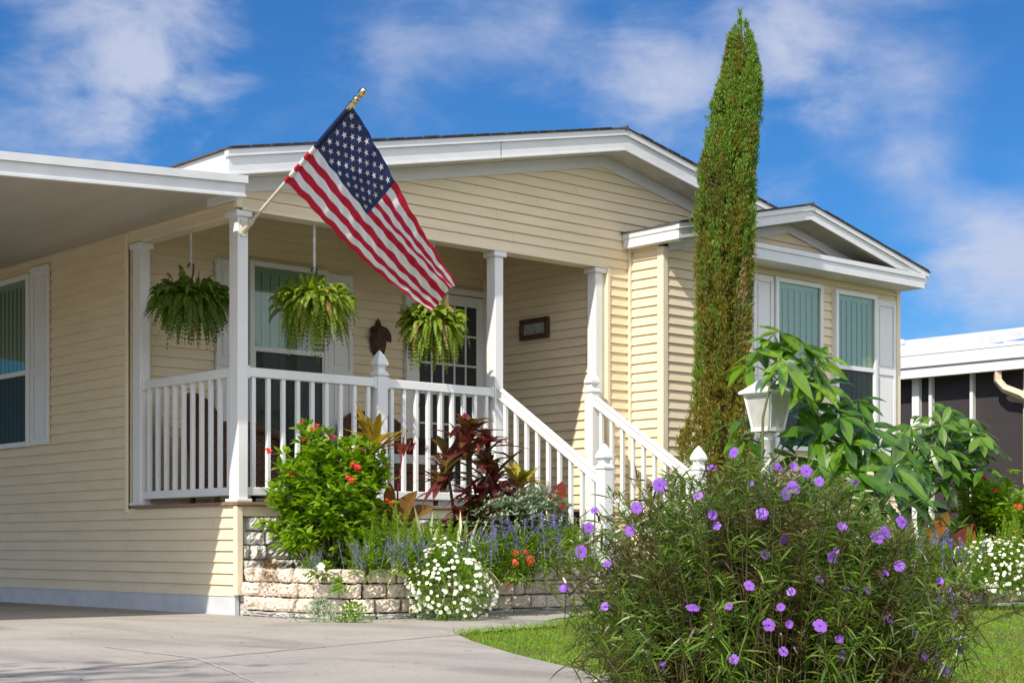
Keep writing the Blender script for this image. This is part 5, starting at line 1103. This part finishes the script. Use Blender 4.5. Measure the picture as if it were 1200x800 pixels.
put_flowers(bush, rfl, 'violet_flower', [M['violet'], M['violetc']], pl[::3] + pl[1::3], (.58, .98)); put_flowers(bush, rfl2, 'violet_flower', [M['violet'], M['violetc']], pl[2::3], (.6, 1.0))
sb.build('stems', M['redstem'], bush); lb.build('leaves', M['ruel'], bush)

# --- grass
def inpoly(P, poly):
    x, y = P[:, 0], P[:, 1]; r_ = np.zeros(len(P), bool); q = np.array(poly); j = len(q) - 1
    for i in range(len(q)):
        xi, yi = q[i]; xj, yj = q[j]; r_ ^= ((yi > y) != (yj > y)) & (x < (xj - xi) * (y - yi) / (yj - yi + 1e-12) + xi); j = i
    return r_
LAWN = [tuple(q) for q in DRIVE_R[::-1][1:]] + ISLAND[1:] + [(3.9, -1.9), (4.05, -2.35), (4.35, -2.9), (4.9, -3.14), (5.9, -3.1), (7.2, -3.02), (8.8, -2.75), (11, -3), (11, -7), (3, -9), (-1, -9.2)]
def lawn(n):
    P = np.column_stack([rng.uniform(-3, 11, n), rng.uniform(-9, -1.7, n)]); P = P[inpoly(P, LAWN)]; dist = np.linalg.norm(P - CAM[:2], axis=1); keep = rng.random(len(P)) < np.clip((6.5 / dist) ** 1.5, 0, 1); return P[keep]
P = lawn(420000); n = len(P); cl = .5 + .5 * np.sin(P[:, 0] * 5.1 + 2 * np.sin(P[:, 1] * 3.7)) * np.sin(P[:, 1] * 4.3 + P[:, 0])
b = MB(); B = np.column_stack([P, gz(P[:, 0], P[:, 1]) - .004]); leaves(b, B, rdir(n, 1.1), rdir(n, .3), rng.uniform(.022, .05, n) * (.75 + .6 * cl), rng.uniform(.003, .0055, n), rng.uniform(.1, .7, n), ((0, 1), (.5, .8), (1, .06)), 0)
e = dense(ISLAND[:5], 260) ; e = e + rng.normal(size=e.shape) * .03; n2 = len(e); B = np.column_stack([e, np.full(n2, .004)]); B = np.repeat(B, 5, 0) + rng.normal(size=(n2 * 5, 3)) * np.array((.02, .02, 0)); leaves(b, B, rdir(n2 * 5, .9), rdir(n2 * 5), rng.uniform(.05, .12, n2 * 5), .004, .4, ((0, 1), (.5, .8), (1, .06)), 0)
tag(b.build('lawn_grass', M['grass']), kind='stuff')
# bare earth with dead stalks at the foot of the bush
P = np.column_stack([rng.uniform(-2.9, -1.1, 2600), rng.uniform(-7.4, -5.0, 2600)]); P = P[inpoly(P, LAWN)]; n = len(P)
b = MB(); leaves(b, np.column_stack([P, np.full(n, .002)]), rdir(n, .15), rdir(n, 1), rng.uniform(.03, .07, n), .003, .2, ((0, 1), (.5, .8), (1, .06)), 0); tag(b.build('dead_stalks', M['drygrass']), kind='stuff')

# ------------------------------------------------------------------ the house next door
nb = thing('neighbour_house', 'white roofed neighbouring house with dark screened porch at the right edge', 'house', (12, 0, 0))
nx = 12.0
def zn(y): return 2.86
b = MB(); b.box(nx, nx + .03, -4, 14, 2.78, 2.905); b.box(nx - .03, nx + .02, -4, 14, 2.92, 3.07); b.box(nx + .01, nx + .03, -4, 14, 2.905, 2.92); b.build('fascia', M['white'], nb)
b = MB(); slab(b, nx - .02, 3.08, nx + 5.5, 3.62, -4, 14, .04); 
for i in range(45): y = -3.9 + i * .4; slab(b, nx - .01, 3.122, nx + 5.5, 3.662, y, y + .03, .02)
rf = fixn(b.build('roof', M['metalroof'], nb))
b = MB(); slab(b, nx + .55, 3.20, nx + 3.5, 3.72, 1.62, 14, .10); fixn(b.build('upper_roof', M['metalroof'], rf))
b = MB(); b.lathe((nx + .9, 3.15, 3.28), [(.06, 0), (.06, .10), (.09, .105), (.09, .15), (.06, .17), (.001, .175)], 12); b.build('vent_pipe', M['metalroof'], rf)
b = MB(); b.box(nx + .03, nx + .30, -4, 14, 2.80, 2.84); b.build('soffit', M['soffit'], nb)
b = MB(); b.box(nx + .30, nx + .31, -4, 14, .3, 2.8); b.build('porch_screen', M['meshscreen'], nb)
for y, w in ((2.36, .11), (2.16, .045), (1.53, .045), (3.3, .06)): MB().box(nx + .22, nx + .292, y, y + w, .3, 2.8).build('screen_frame', M['white'], nb)
MB().box(nx + .23, nx + .29, .98, 14, 1.05, 1.09).build('screen_rail', M['screenrail'], nb)
b = MB(); b.box(nx + .22, nx + .32, -4, 14, 0, .3); b.build('base_wall', M['metalroof'], nb)
b = MB(); b.tube([(nx + .06, 1.06, 2.80), (nx + .06, 1.06, 2.66), (nx + .09, .98, 2.55), (nx + .14, .78, 2.46), (nx + .17, .70, 2.40), (nx + .17, .685, 2.3), (nx + .17, .685, .2)], .058, 4); b.build('downspout', M['gutter'], nb)
b = MB(); b.box(nx + .235, nx + 6, -4.0, .80, .0, 2.79); b.build('wall', M['trimcream'], nb)

# --- a shade tree beyond the driveway, outside the picture; its shadow falls on the concrete
tr = thing('shade_tree', 'leafy tree beyond the driveway whose shadow dapples the concrete', 'tree', (-12.4, -6.6, 0))
b = MB(); b.tube([(-12.4, -6.6, 0), (-12.3, -6.6, 2.6), (-12.1, -6.5, 5.2), (-12.0, -6.5, 7.4)], [.16, .13, .09, .03], 10)
for q in range(9):
    a = q * .7; b.tube([(-12.2, -6.55, 4.2 + q * .3), (-12.2 + .8 * math.cos(a), -6.55 + .8 * math.sin(a), 5.2 + q * .3), (-12.2 + 1.6 * math.cos(a), -6.55 + 1.6 * math.sin(a), 5.9 + q * .3)], [.05, .035, .012], 6)
b.build('trunk', M['bark'], tr, True)
b = MB(); C, d = ellips(120, (-12.1, -6.5, 6.6), (2.1, 1.8, 1.4), .1, False); n = 22; B = np.repeat(C, n, 0) + rng.normal(size=(120 * n, 3)) * .25; leaves(b, B, rdir(120 * n, -.2), rdir(120 * n, .6), rng.uniform(.10, .18, 120 * n), .06, .3, OVATE, .08); b.build('crown', M['jat'], tr)
